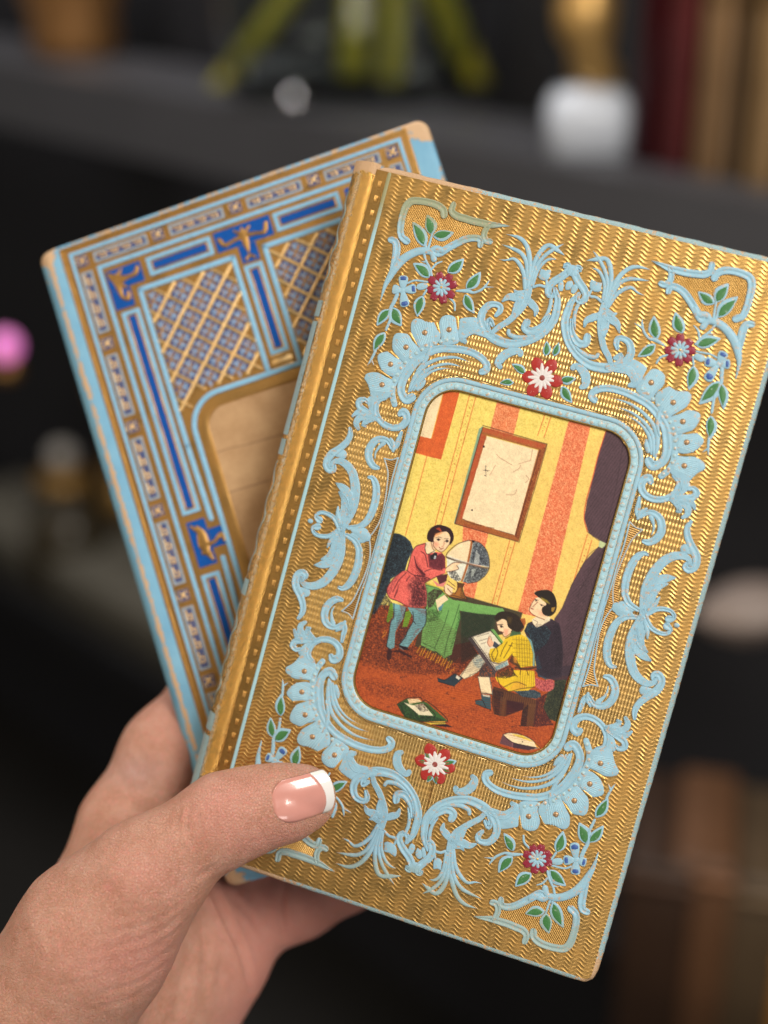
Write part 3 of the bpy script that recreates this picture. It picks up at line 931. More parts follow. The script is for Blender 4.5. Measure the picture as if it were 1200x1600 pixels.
# ------------------------------------------------------------ the colour print in the gold book's window
RES, SS = 7.0, 2
PX0, PX1, PY0, PY1 = FX0 - .6, FX1 + .6, FY0 - .6, FY1 + .6
GW, GH = int((PX1 - PX0) * RES * SS), int((PY1 - PY0) * RES * SS)
art = np.zeros((GH, GW, 3), np.float32)
nr = np.random.RandomState(11)
PTILE = {'W': (540, 580, 2.6087), 'a': (580, 800, 10), 'b': (580, 900, 10), 'c': (670, 820, 10), 'd': (720, 930, 7.5), 'e': (660, 1000, 7.5),
         'f': (760, 1040, 8.571), 'g': (540, 960, 6.667), 'h': (640, 600, 5.4545)}
PIX = RES * SS / 6.6                 # raster cells per photo pixel


def blur(a, k):
    for ax in (0, 1):
        for _ in range(2):
            c = np.cumsum(np.concatenate([np.repeat(a.take([0], ax), k + 1, ax), a, np.repeat(a.take([-1], ax), k, ax)], ax), ax)
            n = a.shape[ax]
            a = (c.take(range(2 * k + 1, 2 * k + 1 + n), ax) - c.take(range(0, n), ax)) / (2 * k + 1)
    return a


grain1 = nr.rand(GH, GW).astype(np.float32)
grain2 = blur(nr.rand(GH, GW), 1) + .12 * (grain1 - .5)
grain2 = ((grain2 - .5) / grain2.std() * .25 + .5).astype(np.float32)
grain3 = blur(nr.rand(GH, GW), 5)
grain3 = ((grain3 - .5) / grain3.std() * .25 + .5).astype(np.float32)


def rp(tile, pts):
    x0, y0, s = PTILE[tile]
    out = []
    for p in pts:
        X, Y = GOLD_F.at(x0 + p[0] / s, y0 + p[1] / s)
        out.append(((X - PX0) * RES * SS, (Y - PY0) * RES * SS))
    return np.array(out)


def mask(poly):
    x0, y0 = np.maximum(np.floor(poly.min(0)).astype(int) - 1, 0)
    x1, y1 = np.minimum(np.ceil(poly.max(0)).astype(int) + 2, (GW, GH))
    if x1 <= x0 or y1 <= y0:
        return None
    X, Y = np.meshgrid(np.arange(x0, x1) + .5, np.arange(y0, y1) + .5)
    m = np.zeros(X.shape, bool)
    n = len(poly)
    for i in range(n):
        (ax, ay), (bx, by) = poly[i], poly[(i + 1) % n]
        if ay == by:
            continue
        c = ((ay > Y) != (by > Y)) & (X < (bx - ax) * (Y - ay) / (by - ay) + ax)
        m ^= c
    return (slice(y0, y1), slice(x0, x1)), m.astype(np.float32)


def lay(sl, al, col):
    art[sl] = art[sl] * (1 - al[..., None]) + np.array(col, np.float32) / 255 * al[..., None]


def fill(tile, pts, col, alpha=1.0, smooth=False, stip=None, soft=0, grain=.0):
    P = rp(tile, pts)
    if smooth:
        P = catmull([(x, y, 0) for x, y in P], True, 2.0)[:, :2]
    r = mask(P)
    if r is None:
        return
    sl, m = r
    if soft:
        m = blur(m, soft)
    if stip is not None:                       # crayon-like stipple: only part of the paper takes the ink
        m = m * np.clip((stip - (.55 * grain2[sl] + .45 * grain1[sl])) * 3.2 + .5, 0, 1)
    if grain:
        m = m * (1 - grain * grain1[sl])
    lay(sl, m * alpha, col)


def line(tile, pts, w, col=(38, 30, 30), alpha=.9, smooth=True, rough=.35):
    P = rp(tile, pts)
    if smooth and len(P) > 2:
        P = catmull([(x, y, 0) for x, y in P], False, 2.0)[:, :2]
    hw = w * PIX / 2
    x0, y0 = np.maximum(np.floor(P.min(0) - hw - 2).astype(int), 0)
    x1, y1 = np.minimum(np.ceil(P.max(0) + hw + 2).astype(int), (GW, GH))
    if x1 <= x0 or y1 <= y0:
        return
    X, Y = np.meshgrid(np.arange(x0, x1) + .5, np.arange(y0, y1) + .5)
    d = np.full(X.shape, 1e9)
    for (ax, ay), (bx, by) in zip(P[:-1], P[1:]):
        vx, vy = bx - ax, by - ay
        t = np.clip(((X - ax) * vx + (Y - ay) * vy) / (vx * vx + vy * vy + 1e-9), 0, 1)
        d = np.minimum(d, np.hypot(X - ax - t * vx, Y - ay - t * vy))
    sl = (slice(y0, y1), slice(x0, x1))
    lay(sl, np.clip(hw + .5 - d, 0, 1) * alpha * (1 - rough * grain1[sl]), col)


def dot(tile, x, y, r, col, alpha=1.0):
    x0, y0, s = PTILE[tile]
    k = r * s
    fill(tile, [(x + k * math.cos(a), y + k * math.sin(a)) for a in np.linspace(0, 6.28, 10)[:-1]], col, alpha)


INK, YEL, ORANGE, RED, CREAM = (40, 30, 32), (232, 207, 108), (214, 112, 66), (205, 78, 34), (236, 214, 172)
BROWN, PLUM, SKIN, COAT, GREEN = (146, 72, 34), (84, 62, 70), (240, 208, 166), (228, 110, 98), (112, 164, 88)
# wallpaper
art[:] = np.array(YEL) / 255
lay((slice(0, GH), slice(0, GW)), np.clip((grain2 - .45) * 1.2, 0, .4), (234, 210, 112))
lay((slice(0, GH), slice(0, GW)), np.clip((.36 - grain2) * 1.6, 0, .35), (210, 178, 56))
fill('W', [(430, 380), (1200, 200), (1200, 1100), (430, 1100)], (232, 188, 104), .55, soft=40)
for p in ([('h', (750, 120)), ('h', (950, 160)), ('h', (880, 450)), ('h', (680, 400))],):
    fill('h', [q[1] for q in p], (232, 160, 112))
    fill('h', [q[1] for q in p], ORANGE, 1, stip=.60)
for P in ([(478, 620), (585, 640), (520, 940), (485, 935), (470, 800)], [(912, 190), (1000, 215), (815, 1010), (700, 985)]):
    fill('W', P, (232, 164, 116))
    fill('W', P, (216, 100, 62), 1, stip=.58)
for a, b in (((330, 345), (243, 668)), ((506, 90), (360, 640)), ((532, 95), (383, 640)), ((812, 175), (782, 262)), ((838, 180), (808, 270)), ((668, 690), (592, 962)), ((690, 695), (612, 968)), ((985, 665), (915, 905)), ((1003, 690), (938, 900))):
    line('W', [a, b], 1.3, (206, 84, 44), .9, False)
for a, b, n in (((518, 100), (385, 590), 15), ((824, 185), (800, 250), 4), ((676, 705), (603, 960), 9), ((992, 690), (928, 890), 8)):
    for k in range(n):
        t_ = (k + .5) / n
        dot('W', a[0] + (b[0] - a[0]) * t_, a[1] + (b[1] - a[1]) * t_, .9, (196, 84, 44))
# framed map at top left, large framed sheet
fill('h', [(60, 60), (285, 70), (185, 465), (85, 445), (40, 560)], CREAM)
fill('h', [(285, 60), (425, 70), (265, 645), (40, 585), (70, 440), (180, 465)], RED, grain=.25)
line('h', [(280, 90), (185, 460)], 1.2, (232, 184, 60))
fill('h', [(590, 380), (625, 355), (400, 1200), (375, 1185)], (104, 150, 136), .8)
fill('h', [(620, 365), (1168, 515), (925, 1345), (380, 1190)], BROWN, grain=.3)
fill('h', [(625, 372), (1160, 518), (1150, 560), (620, 405)], (196, 72, 44), .7, stip=.6)
fill('h', [(650, 440), (600, 420), (420, 1150), (445, 1150)], (186, 72, 44), .8, stip=.7)
fill('h', [(1110, 560), (1160, 530), (930, 1330), (890, 1290)], (126, 58, 30), .9, stip=.6)
fill('h', [(655, 440), (1095, 562), (892, 1290), (445, 1150)], CREAM)
line('h', [(655, 440), (1095, 562)], 1.2, (214, 190, 80))
for P in ([(622, 352), (1170, 512)], [(1170, 512), (1120, 700), (930, 1350)], [(620, 370), (382, 1192)], [(382, 1192), (920, 1345)], [(900, 1300), (1110, 560)]):
    line('h', P, 1.4, (56, 30, 24), .75, False)
for x, y, r in ((630, 533, 1.7), (530, 1075, 1.5), (645, 735, 1.2), (640, 780, .9), (660, 740, .8), (650, 700, .6)):
    dot('h', x, y, r, INK)
for P in ([(625, 735), (678, 738)], [(645, 695), (650, 790)], [(730, 690), (680, 780)], [(740, 600), (770, 630), (820, 660), (870, 690)], [(880, 750), (930, 720), (945, 690)], [(930, 680), (1030, 650)], [(820, 945), (890, 940), (910, 900)], [(1045, 560), (1030, 650)],
          [(990, 780), (1015, 810), (985, 840)], [(450, 1150), (520, 1185), (610, 1208)], [(655, 1218), (720, 1228)], [(760, 1250), (880, 1285)]):
    line('h', P, .9, (150, 90, 70) if P[0][0] > 675 and P[0][1] < 1000 else INK, .7)
for _ in range(60):
    dot('h', nr.uniform(520, 1050), nr.uniform(520, 1230), .35, (120, 84, 60), .5)
# curtain
fill('W', [(1062, 240), (1200, 280), (1200, 700), (1062, 705), (1035, 690), (990, 660), (972, 600), (985, 520), (1010, 430), (1030, 340)], PLUM)
fill('W', [(1062, 700), (1080, 690), (1010, 1000), (940, 1290), (850, 1260), (850, 1010), (885, 960), (920, 870), (970, 780), (1030, 715)], PLUM)
fill('W', [(1062, 705), (1040, 720), (990, 800), (910, 980), (880, 1200), (930, 1290)], (66, 50, 56), .6, stip=.45)
for P in ([(1062, 240), (1030, 340), (1005, 440), (980, 530), (972, 600), (985, 655)],):
    line('W', P, 1.6, (196, 60, 44))
for P in ([(985, 655), (1035, 692), (1066, 688)], [(1064, 702), (1000, 740), (960, 800), (918, 880), (880, 970)], [(1055, 720), (990, 830), (950, 900)], [(1130, 300), (1100, 480), (1062, 640)], [(1050, 740), (1000, 900), (960, 1050)]):
    line('W', P, 1.0, (48, 34, 40), .7)
fill('W', [(1035, 690), (1066, 704), (1045, 722), (1030, 715)], (190, 204, 150))
# floor
FLOOR = [(95, 955), (330, 955), (520, 1090), (860, 1240), (950, 1250), (850, 1560), (10, 1560), (10, 1250)]
fill('W', FLOOR, (184, 88, 42))
fill('W', FLOOR, (154, 66, 36), 1, stip=.48)
fill('W', [(95, 955), (340, 955), (520, 1120), (700, 1220), (520, 1230), (380, 1240), (180, 1230), (40, 1180)], (84, 40, 32), .85, stip=.58, soft=6)
fill('W', [(30, 1250), (250, 1290), (420, 1330), (300, 1340), (120, 1330)], (70, 34, 32), .6, stip=.42, soft=5)
fill('W', [(420, 1290), (560, 1330), (470, 1380), (300, 1320)], (200, 92, 34), .6, stip=.6, soft=8)
for _ in range(70):
    x, y = nr.uniform(60, 800), nr.uniform(1060, 1500)
    fill('W', [(x + nr.uniform(-30, 30), y + nr.uniform(-12, 12)) for _ in range(6)], (58, 30, 34), .75, stip=nr.uniform(.3, .5))
for _ in range(120):
    x, y = nr.uniform(60, 800), nr.uniform(1020, 1520)
    line('W', [(x, y), (x + nr.uniform(10, 30), y + nr.uniform(2, 12))], .6, (96, 40, 28), .6)
# dark settee
fill('a', [(340, 330), (430, 340), (530, 390), (610, 470), (650, 580), (560, 780), (520, 920), (300, 1050), (240, 1250), (50, 1600), (0, 1600), (60, 1250)], (62, 84, 94), smooth=False)
fill('a', [(340, 330), (430, 340), (530, 390), (610, 470), (650, 580), (560, 780), (520, 920), (300, 1050), (240, 1250), (50, 1600), (0, 1600), (60, 1250)], (26, 30, 38), 1, stip=.52)
fill('b', [(120, 60), (260, 100), (230, 300), (330, 430), (250, 520), (20, 480)], (30, 34, 40), .85, stip=.60)
# table and cloth
fill('W', [(320, 860), (360, 880), (640, 962), (720, 985), (700, 1060), (560, 1090), (500, 1140), (430, 1195), (390, 1165), (280, 1120), (320, 1000)], (70, 62, 44))
fill('d', [(0, 180), (420, 230), (380, 420), (330, 420), (120, 490), (80, 540), (200, 700), (100, 760), (0, 800)], (56, 62, 44), 1)
fill('d', [(0, 180), (400, 230), (350, 420), (120, 480), (0, 500)], (46, 74, 48), .9, stip=.5)
fill('e', [(370, 60), (560, 20), (640, 160), (480, 290), (340, 260), (310, 190)], (72, 36, 30), .95, grain=.3)
fill('b', [(820, 120), (1060, 190), (1200, 330), (1280, 380), (1300, 500), (1150, 900), (1020, 1190), (960, 1180), (770, 1080), (800, 800), (850, 560), (870, 280)], GREEN)
fill('W', [(425, 930), (470, 940), (640, 968), (660, 1000), (470, 965), (440, 960)], GREEN)
fill('d', [(-60, 60), (120, 95), (400, 175), (470, 190), (420, 235), (200, 220), (0, 185), (-60, 180)], GREEN)
fill('g', [(840, -60), (1180, -80), (1190, 30), (1100, 420), (1020, 460), (930, 380), (800, 300), (810, 60)], GREEN)
fill('g', [(1180, -60), (1200, 40), (1120, 300), (1060, 440), (1130, 200)], (58, 104, 52), .8, stip=.55)
fill('g', [(820, -60), (1010, -40), (960, 60), (830, 90)], (54, 84, 44), .8, stip=.5)
for P in ([(1070, -40), (1020, 120), (970, 240), (925, 350)], [(1180, -100), (1130, 60), (1060, 260), (1020, 440)], [(925, 380), (1010, 440)], [(800, 300), (930, 360)]):
    line('g', P, 1.0, (34, 58, 34))
fill('b', [(530, 560), (600, 540), (620, 620), (560, 790), (480, 810)], (112, 156, 44))
fill('b', [(290, 430), (350, 430), (330, 640), (250, 740), (230, 700)], (104, 140, 40))
fill('b', [(870, 280), (980, 200), (1130, 240), (1020, 360), (950, 480), (880, 520)], (58, 48, 40), .95, stip=.75)
fill('b', [(1000, 380), (1150, 290), (1200, 370), (1100, 440), (1040, 560)], CREAM)
fill('b', [(1040, 500), (1130, 430), (1090, 540), (1050, 550)], (90, 140, 150))
line('b', [(960, 420), (1010, 500), (1040, 580)], 1.0, (60, 54, 34))
for P in ([(820, 115), (1060, 185), (1200, 330)], ):
    line('b', P, 1.8, (214, 186, 60))
    line('b', [(p[0] - 6, p[1] + 22) for p in P], .8, INK)
for k in range(13):                                       # fringe
    t_ = k / 12
    x, y = 745 + 330 * t_, 330 + 160 * t_ + (15 if k % 2 else 0)
    line('g', [(x + 30, y), (x - 5, y + 70)], 1.5, (232, 168, 40))
    line('g', [(x + 42, y + 5), (x + 5, y + 78)], .7, (90, 40, 24))
for x, y in ((395, 180), (410, 200), (385, 225), (690, 290), (1120, 570), (1090, 590), (1045, 560)):
    line('g', [(x + 12, y - 12), (x - 8, y + 22)], 1.5, (228, 140, 40))
# --- boy in the red smock
fill('b', [(330, 420), (540, 490), (510, 640), (420, 780), (370, 880), (355, 1120), (290, 1150), (235, 1100), (270, 880), (300, 700), (345, 640)], (112, 166, 172))
fill('b', [(560, 490), (860, 520), (850, 720), (800, 820), (700, 940), (600, 1070), (560, 1130), (430, 1080), (560, 880), (650, 720), (640, 620)], (112, 166, 172))
for P in ([(430, 440), (540, 490), (500, 640), (400, 800), (360, 930), (400, 760), (470, 620)], [(700, 520), (850, 530), (850, 640), (800, 600), (740, 560)], [(790, 800), (690, 900), (590, 1060), (680, 860), (700, 840)]):
    fill('b', P, (124, 98, 98), .8, stip=.62)
fill('b', [(500, 660), (480, 800), (570, 800), (520, 950), (430, 1070), (380, 1120), (360, 1020), (410, 820)], (70, 40, 38), .9, stip=.72)
for P in ([(350, 430), (345, 640), (300, 720), (270, 900), (235, 1100), (300, 1150)], [(645, 560), (650, 700), (560, 860), (530, 950), (430, 1080)], [(855, 530), (845, 740), (790, 830)], [(650, 700), (685, 750)], [(540, 500), (500, 650)]):
    line('b', P, 1.5, (26, 28, 34))
fill('g', [(555, 320), (640, 345), (660, 370), (600, 375), (550, 350)], (28, 28, 34))
fill('g', [(435, 355), (480, 380), (560, 370), (690, 440), (680, 460), (560, 400), (480, 390), (470, 470), (430, 485), (420, 440)], (50, 28, 32), .9)
line('g', [(556, 345), (600, 375)], 1.0, (190, 200, 200))
SM = [(830, 480), (700, 530), (630, 640), (590, 780), (560, 910), (480, 930), (340, 1040), (250, 1180), (235, 1260), (280, 1350), (400, 1400), (560, 1480), (720, 1500), (860, 1470), (860, 1240), (830, 1110), (920, 1050), (1010, 1010), (1120, 970), (1160, 900), (1150, 700), (1100, 640), (1000, 620), (880, 640), (850, 560)]
fill('a', SM, COAT)
fill('a', SM, (196, 66, 66), .6, stip=.42)
fill('a', [(880, 650), (1000, 690), (1100, 640), (1150, 700), (1150, 880), (1080, 900), (900, 870)], (88, 32, 46), .92, grain=.3)
fill('a', [(560, 1170), (640, 1020), (830, 1110), (860, 1240), (860, 1470), (720, 1500), (560, 1480), (620, 1300)], (88, 40, 46), .95, stip=.62, soft=6)
fill('a', [(650, 980), (830, 1000), (920, 1050), (830, 1110), (700, 1060)], (84, 32, 40), .9, stip=.66)
fill('a', [(660, 680), (720, 850), (850, 980), (800, 1010), (690, 860)], (94, 36, 46), .8)
fill('a', [(240, 1190), (330, 1060), (420, 1000), (330, 1200), (270, 1330), (236, 1270)], (150, 62, 66), .8, stip=.6)
fill('b', [(390, 220), (440, 100), (400, 260), (360, 350), (345, 340)], (88, 36, 44), .8)
for P in ([(850, 490), (700, 535), (630, 640), (590, 780), (555, 910)], [(480, 925), (340, 1045), (240, 1190), (240, 1270), (290, 1350), (420, 1400), (570, 1485)], [(545, 915), (660, 985), (820, 1010), (920, 1050)], [(670, 700), (700, 830), (800, 960), (840, 990)],
          [(780, 620), (840, 680), (880, 860)], [(830, 930), (950, 890), (1080, 910)], [(830, 1110), (1000, 1020), (1130, 965)], [(540, 950), (420, 1080), (330, 1250)], [(600, 1000), (540, 1080)], [(1090, 880), (1120, 960)]):
    line('a', P, 1.4, (58, 24, 34))
# collar, bow, face
fill('a', [(850, 470), (930, 470), (980, 590), (1000, 630), (860, 660), (830, 560)], CREAM)
fill('a', [(900, 480), (950, 470), (1000, 590), (960, 600), (910, 540)], (236, 200, 156))
fill('a', [(970, 420), (1000, 330), (1180, 300), (1230, 400), (1220, 500), (1150, 590), (1090, 625), (1030, 600), (960, 540), (930, 470)], SKIN)
fill('a', [(970, 470), (1020, 460), (1060, 520), (1020, 560), (970, 530)], (232, 150, 120), .75, soft=4)
fill('a', [(875, 440), (865, 400), (880, 320), (940, 240), (1040, 200), (1150, 220), (1240, 270), (1285, 380), (1260, 480), (1215, 510), (1230, 400), (1170, 310), (1020, 340), (975, 400), (965, 470), (900, 460)], (46, 24, 28), smooth=True)
fill('a', [(1000, 260), (1060, 240), (1100, 300), (1080, 310), (1040, 280)], (176, 70, 44), .9)
fill('a', [(990, 340), (1080, 315), (1130, 320), (1030, 370), (985, 400)], (214, 128, 70), .7, soft=2)
line('a', [(975, 470), (965, 530), (1030, 600), (1090, 626), (1150, 590), (1215, 505)], 1.2, (90, 44, 34))
line('a', [(930, 475), (960, 580), (1000, 600)], 1.0, (90, 52, 40))
line('a', [(850, 500), (835, 570), (870, 660), (980, 610)], 1.2, INK)
line('a', [(1000, 410), (1040, 392), (1090, 400)], 1.0, INK)
dot('a', 1045, 432, 2.2, INK, .9)
dot('a', 1180, 455, 2.4, INK, .9)
line('a', [(1015, 430), (1075, 432)], 1.0, INK)
line('a', [(1140, 460), (1200, 450)], 1.2, INK)
line('a', [(1135, 420), (1200, 415)], 1.0, INK, .8)
line('a', [(1135, 470), (1125, 530), (1095, 540)], .9, (170, 84, 64))
line('a', [(1055, 550), (1085, 572), (1125, 565)], 1.2, (120, 36, 36))
line('a', [(1065, 590), (1100, 590)], 1.0, (140, 70, 60), .8)
fill('a', [(910, 690), (990, 630), (1030, 650), (1010, 720), (960, 750), (920, 740)], (34, 34, 40))
fill('a', [(985, 680), (1010, 690), (1005, 735), (970, 735)], (200, 206, 206))
# globe
GL = [(605, 240), (450, 300), (320, 400), (280, 470), (300, 560), (340, 740), (300, 760), (340, 840), (450, 900), (600, 920), (760, 890), (880, 780), (935, 660), (930, 500), (870, 350), (760, 260), (680, 245)]
fill('c', [(605, 245), (450, 300), (300, 440), (275, 490), (420, 545), (600, 600), (660, 270)], CREAM)
fill('c', [(275, 490), (600, 600), (520, 870), (440, 890), (330, 830), (285, 760)], (226, 224, 202))
fill('c', [(680, 255), (800, 290), (890, 390), (935, 520), (940, 660), (620, 600)], (150, 160, 164))
fill('c', [(680, 255), (800, 290), (890, 390), (935, 520), (940, 660), (620, 600)], (44, 46, 54), .85, stip=.50)
fill('c', [(740, 400), (790, 480), (780, 610), (700, 600), (715, 500)], (214, 220, 214), .95)
fill('c', [(620, 620), (930, 690), (880, 790), (760, 885), (600, 915), (520, 890)], (150, 158, 156))
fill('c', [(620, 620), (930, 690), (880, 790), (760, 885), (600, 915), (520, 890)], (46, 48, 52), .85, stip=.47)
fill('c', [(665, 690), (740, 690), (690, 790), (650, 830)], (210, 220, 208), .95)
fill('c', [(305, 740), (400, 700), (440, 760), (500, 860), (430, 890), (340, 830)], (50, 50, 54), .9, stip=.6)
fill('c', [(480, 660), (540, 640), (550, 800), (500, 840), (430, 740)], (222, 222, 206))
line('c', [(665, 265), (640, 420), (600, 610), (550, 770), (510, 880)], 3.2, (150, 78, 30))
line('c', [(690, 280), (660, 420), (625, 600), (570, 780), (530, 890)], 1.0, (214, 208, 180))
line('c', [(275, 510), (420, 560), (600, 610), (780, 660), (930, 680)], 3.0, (104, 84, 70))
line('c', [(285, 480), (420, 535), (600, 590), (780, 635), (930, 660)], 1.2, (214, 214, 206))
line('c', [(610, 245), (450, 300), (320, 400), (270, 470), (275, 510), (400, 560)], 1.4, (58, 40, 34))
line('c', [(610, 245), (700, 250), (800, 290), (890, 390), (935, 520), (940, 670), (880, 790), (760, 885), (600, 920)], 1.2, (44, 38, 40))
dot('c', 690, 262, 2.2, INK)
# hands at the globe and its brass foot
fill('c', [(440, 900), (550, 920), (530, 980), (520, 1050), (600, 1170), (280, 1120), (430, 1040)], (164, 104, 44))
fill('c', [(440, 900), (550, 920), (530, 980), (450, 990)], (92, 58, 34))
fill('c', [(500, 960), (550, 1080), (600, 1170), (480, 1120)], (88, 60, 36), .8, stip=.6)
for P in ([(270, 1110), (420, 1150), (600, 1195)], [(280, 1085), (430, 1120), (590, 1170)], [(440, 900), (450, 990), (400, 1080)], [(550, 930), (520, 1000), (560, 1110), (600, 1165)]):
    line('c', P, 1.4, (60, 36, 26))
fill('c', [(260, 680), (380, 590), (510, 590), (440, 640), (460, 690), (400, 710), (270, 740)], SKIN)
fill('c', [(225, 970), (280, 930), (370, 990), (360, 1080), (310, 1110), (250, 1060)], SKIN)
fill('c', [(200, 720), (240, 690), (260, 760), (210, 770)], COAT)
fill('c', [(110, 800), (290, 770), (270, 880), (160, 940)], (78, 32, 44), .95)
fill('c', [(50, 860), (160, 930), (270, 890), (220, 970), (120, 960)], (222, 132, 124))
for P in ([(260, 680), (380, 595), (510, 600)], [(430, 640), (460, 690), (380, 720), (270, 740)], [(235, 960), (250, 1060), (310, 1110)], [(280, 930), (400, 1010)], [(290, 1000), (350, 1070)], [(300, 880), (400, 960)], [(150, 830), (290, 780)]):
    line('c', P, 1.2, (80, 40, 34))
# --- seated boy in dark blue
fill('d', [(780, 330), (850, 300), (1060, 280), (1150, 330), (1180, 480), (1200, 700), (1180, 960), (1060, 990), (900, 960), (860, 700), (740, 420)], (58, 46, 56))
fill('d', [(740, 420), (790, 330), (880, 380), (1000, 360), (1060, 440), (1010, 560), (880, 670), (850, 640), (800, 480)], (56, 78, 88))
fill('d', [(740, 420), (790, 330), (880, 380), (1000, 360), (1060, 440), (1010, 560), (880, 670), (850, 640), (800, 480)], (30, 34, 42), 1, stip=.50)
fill('d', [(870, 760), (900, 700), (960, 900), (1100, 970), (1000, 1000), (900, 940)], (58, 88, 104), .9, stip=.6)
fill('d', [(1060, 300), (1150, 330), (1190, 600), (1180, 960), (1080, 980), (1120, 600)], (44, 34, 42), .7, stip=.5)
fill('d', [(830, 290), (870, 260), (1050, 260), (1040, 300), (920, 370), (880, 380), (840, 330)], (230, 214, 180))
line('d', [(850, 290), (900, 320), (880, 350), (940, 345)], 1.0, (120, 100, 90))
fill('d', [(870, 40), (830, 80), (800, 170), (830, 220), (890, 260), (980, 290), (1040, 250), (1050, 120), (980, 50), (920, 20)], SKIN)
fill('d', [(900, 180), (990, 180), (1000, 250), (920, 240)], (230, 156, 124), .6, soft=5)
fill('d', [(900, 20), (860, -20), (900, -50), (1010, -60), (1080, -20), (1120, 80), (1110, 190), (1040, 250), (960, 220), (950, 150), (1000, 110), (960, 60)], (38, 30, 26), smooth=True)
fill('d', [(930, 20), (1010, 60), (1050, 110), (1000, 90), (950, 60)], (158, 138, 50), .85, soft=1)
fill('d', [(1060, 150), (1110, 140), (1080, 200), (1060, 190)], (196, 150, 60), .8)
line('d', [(870, 40), (835, 90), (800, 170), (820, 210), (880, 250), (980, 290)], 1.2, (110, 52, 40))
dot('d', 880, 62, 1.7, INK, .85)
line('d', [(868, 48), (905, 62)], 1.0, INK)
dot('d', 945, 120, 1.5, INK, .85)
line('d', [(925, 108), (980, 128)], .9, INK)
line('d', [(900, 80), (850, 130), (840, 140)], 1.2, (120, 60, 50))
line('d', [(820, 155), (845, 165)], 1.6, (130, 40, 40))
# red hand / cushion, stool cushion, dark stool
fill('f', [(840, 30), (1150, 0), (1080, 200), (920, 210), (700, 130), (640, 60)], (60, 48, 58), .9)
fill('f', [(920, 200), (1080, 190), (940, 760), (830, 720), (760, 560), (810, 380)], (64, 80, 56), 1, grain=.2)
fill('f', [(920, 200), (1080, 190), (940, 760), (830, 720), (760, 560), (810, 380)], (38, 44, 40), 1, stip=.52)
fill('f', [(90, 280), (240, 330), (680, 470), (690, 490), (640, 820), (450, 820), (480, 600), (240, 690), (100, 660), (60, 500)], (84, 50, 36))
fill('f', [(660, 460), (820, 360), (760, 560), (830, 700), (900, 800), (620, 830)], (72, 36, 38), .95, stip=.8)
fill('f', [(270, 470), (500, 500), (490, 590), (260, 670)], (60, 30, 36), .95)
fill('f', [(80, 320), (230, 360), (190, 690), (110, 650)], (52, 32, 34), .9, stip=.7)
fill('f', [(480, 600), (560, 520), (530, 820), (450, 810)], (48, 30, 32), .9, stip=.75)
for k in range(16):
    x = 240 + k * 28
    line('f', [(x, 360 + k * 7), (x - 15, 440 + k * 8)], .8, (136, 92, 54), .7)
for k in range(8):
    line('f', [(190 + k * 9, 420 + k * 4), (170 + k * 8, 680)], .7, (128, 84, 50), .6)
    line('f', [(570 + k * 13, 520), (540 + k * 12, 810)], .7, (136, 92, 52), .6)
fill('f', [(340, 330), (640, 330), (720, 370), (730, 420), (660, 450), (480, 420)], (58, 88, 102), grain=.2)
fill('f', [(340, 330), (640, 330), (720, 370), (730, 420), (660, 450), (480, 420)], (28, 40, 54), .9, stip=.46)
fill('f', [(650, 170), (760, 200), (870, 190), (910, 250), (880, 330), (780, 350), (700, 320), (650, 270)], (206, 104, 98), smooth=True)
fill('f', [(650, 170), (760, 200), (870, 190), (910, 250), (880, 330), (780, 350), (700, 320), (650, 270)], (110, 40, 52), .8, stip=.44)
# --- boy in the yellow check
fill('d', [(-20, 950), (130, 760), (210, 690), (290, 780), (200, 900), (110, 960), (40, 985)], (228, 210, 170))
fill('d', [(130, 760), (210, 690), (290, 780), (230, 860), (160, 840)], (130, 160, 164), .8, stip=.65, soft=3)
fill('d', [(230, 850), (300, 790), (400, 900), (400, 960), (330, 970), (200, 965)], (60, 58, 62), .95, stip=.75)
fill('d', [(195, 960), (330, 965), (360, 1160), (240, 1160)], CREAM)
line('d', [(330, 965), (362, 1100), (365, 1170)], 1.2, (80, 120, 130))
for P in ([(210, 690), (120, 770), (-10, 960)], [(40, 985), (110, 950), (100, 940), (200, 900), (270, 790)], [(200, 970), (235, 1160)]):
    line('d', P, 1.1, (60, 54, 54))
fill('e', [(375, 400), (470, 455), (370, 545), (180, 490), (170, 450), (260, 470)], (42, 56, 66))
fill('e', [(400, 415), (445, 450), (420, 470), (385, 445)], (214, 206, 184))
fill('e', [(685, 640), (795, 660), (800, 820), (740, 800), (620, 750), (615, 715), (690, 710)], (52, 82, 92))
fill('e', [(700, 640), (790, 650), (785, 675), (705, 660)], (206, 200, 180))
for P in ([(170, 450), (260, 470), (380, 400), (470, 450)], [(180, 490), (370, 548)], [(615, 715), (690, 705), (740, 790)], [(620, 755), (800, 825)], [(690, 625), (810, 640)]):
    line('e', P, 1.3, (26, 28, 34))
# book on knees
fill('d', [(80, 510), (115, 490), (420, 890), (400, 925), (290, 800)], (84, 74, 76))
fill('d', [(120, 490), (340, 420), (500, 590), (560, 820), (410, 890)], (226, 216, 188))
fill('d', [(340, 405), (385, 400), (500, 560), (470, 580)], GREEN)
fill('d', [(400, 840), (540, 780), (550, 825), (410, 885)], (110, 158, 172), .9, stip=.75)
for P in ([(110, 490), (270, 710), (405, 905)], [(130, 485), (300, 720), (420, 890)], [(405, 905), (580, 835)], [(340, 405), (490, 580)], [(125, 490), (340, 418)]):
    line('d', P, 1.2, (52, 46, 50))
for y0, n in ((480, 7), (530, 5), (565, 3)):
    for k in range(n):
        line('d', [(190 + k * 20 + (y0 - 480) * .5, y0 + 10 - k * 6), (204 + k * 20 + (y0 - 480) * .5, y0 + 4 - k * 6)], .9, (60, 48, 48), .8)
fill('d', [(300, 560), (330, 480), (350, 520), (385, 560), (380, 600), (330, 610)], (232, 176, 140))
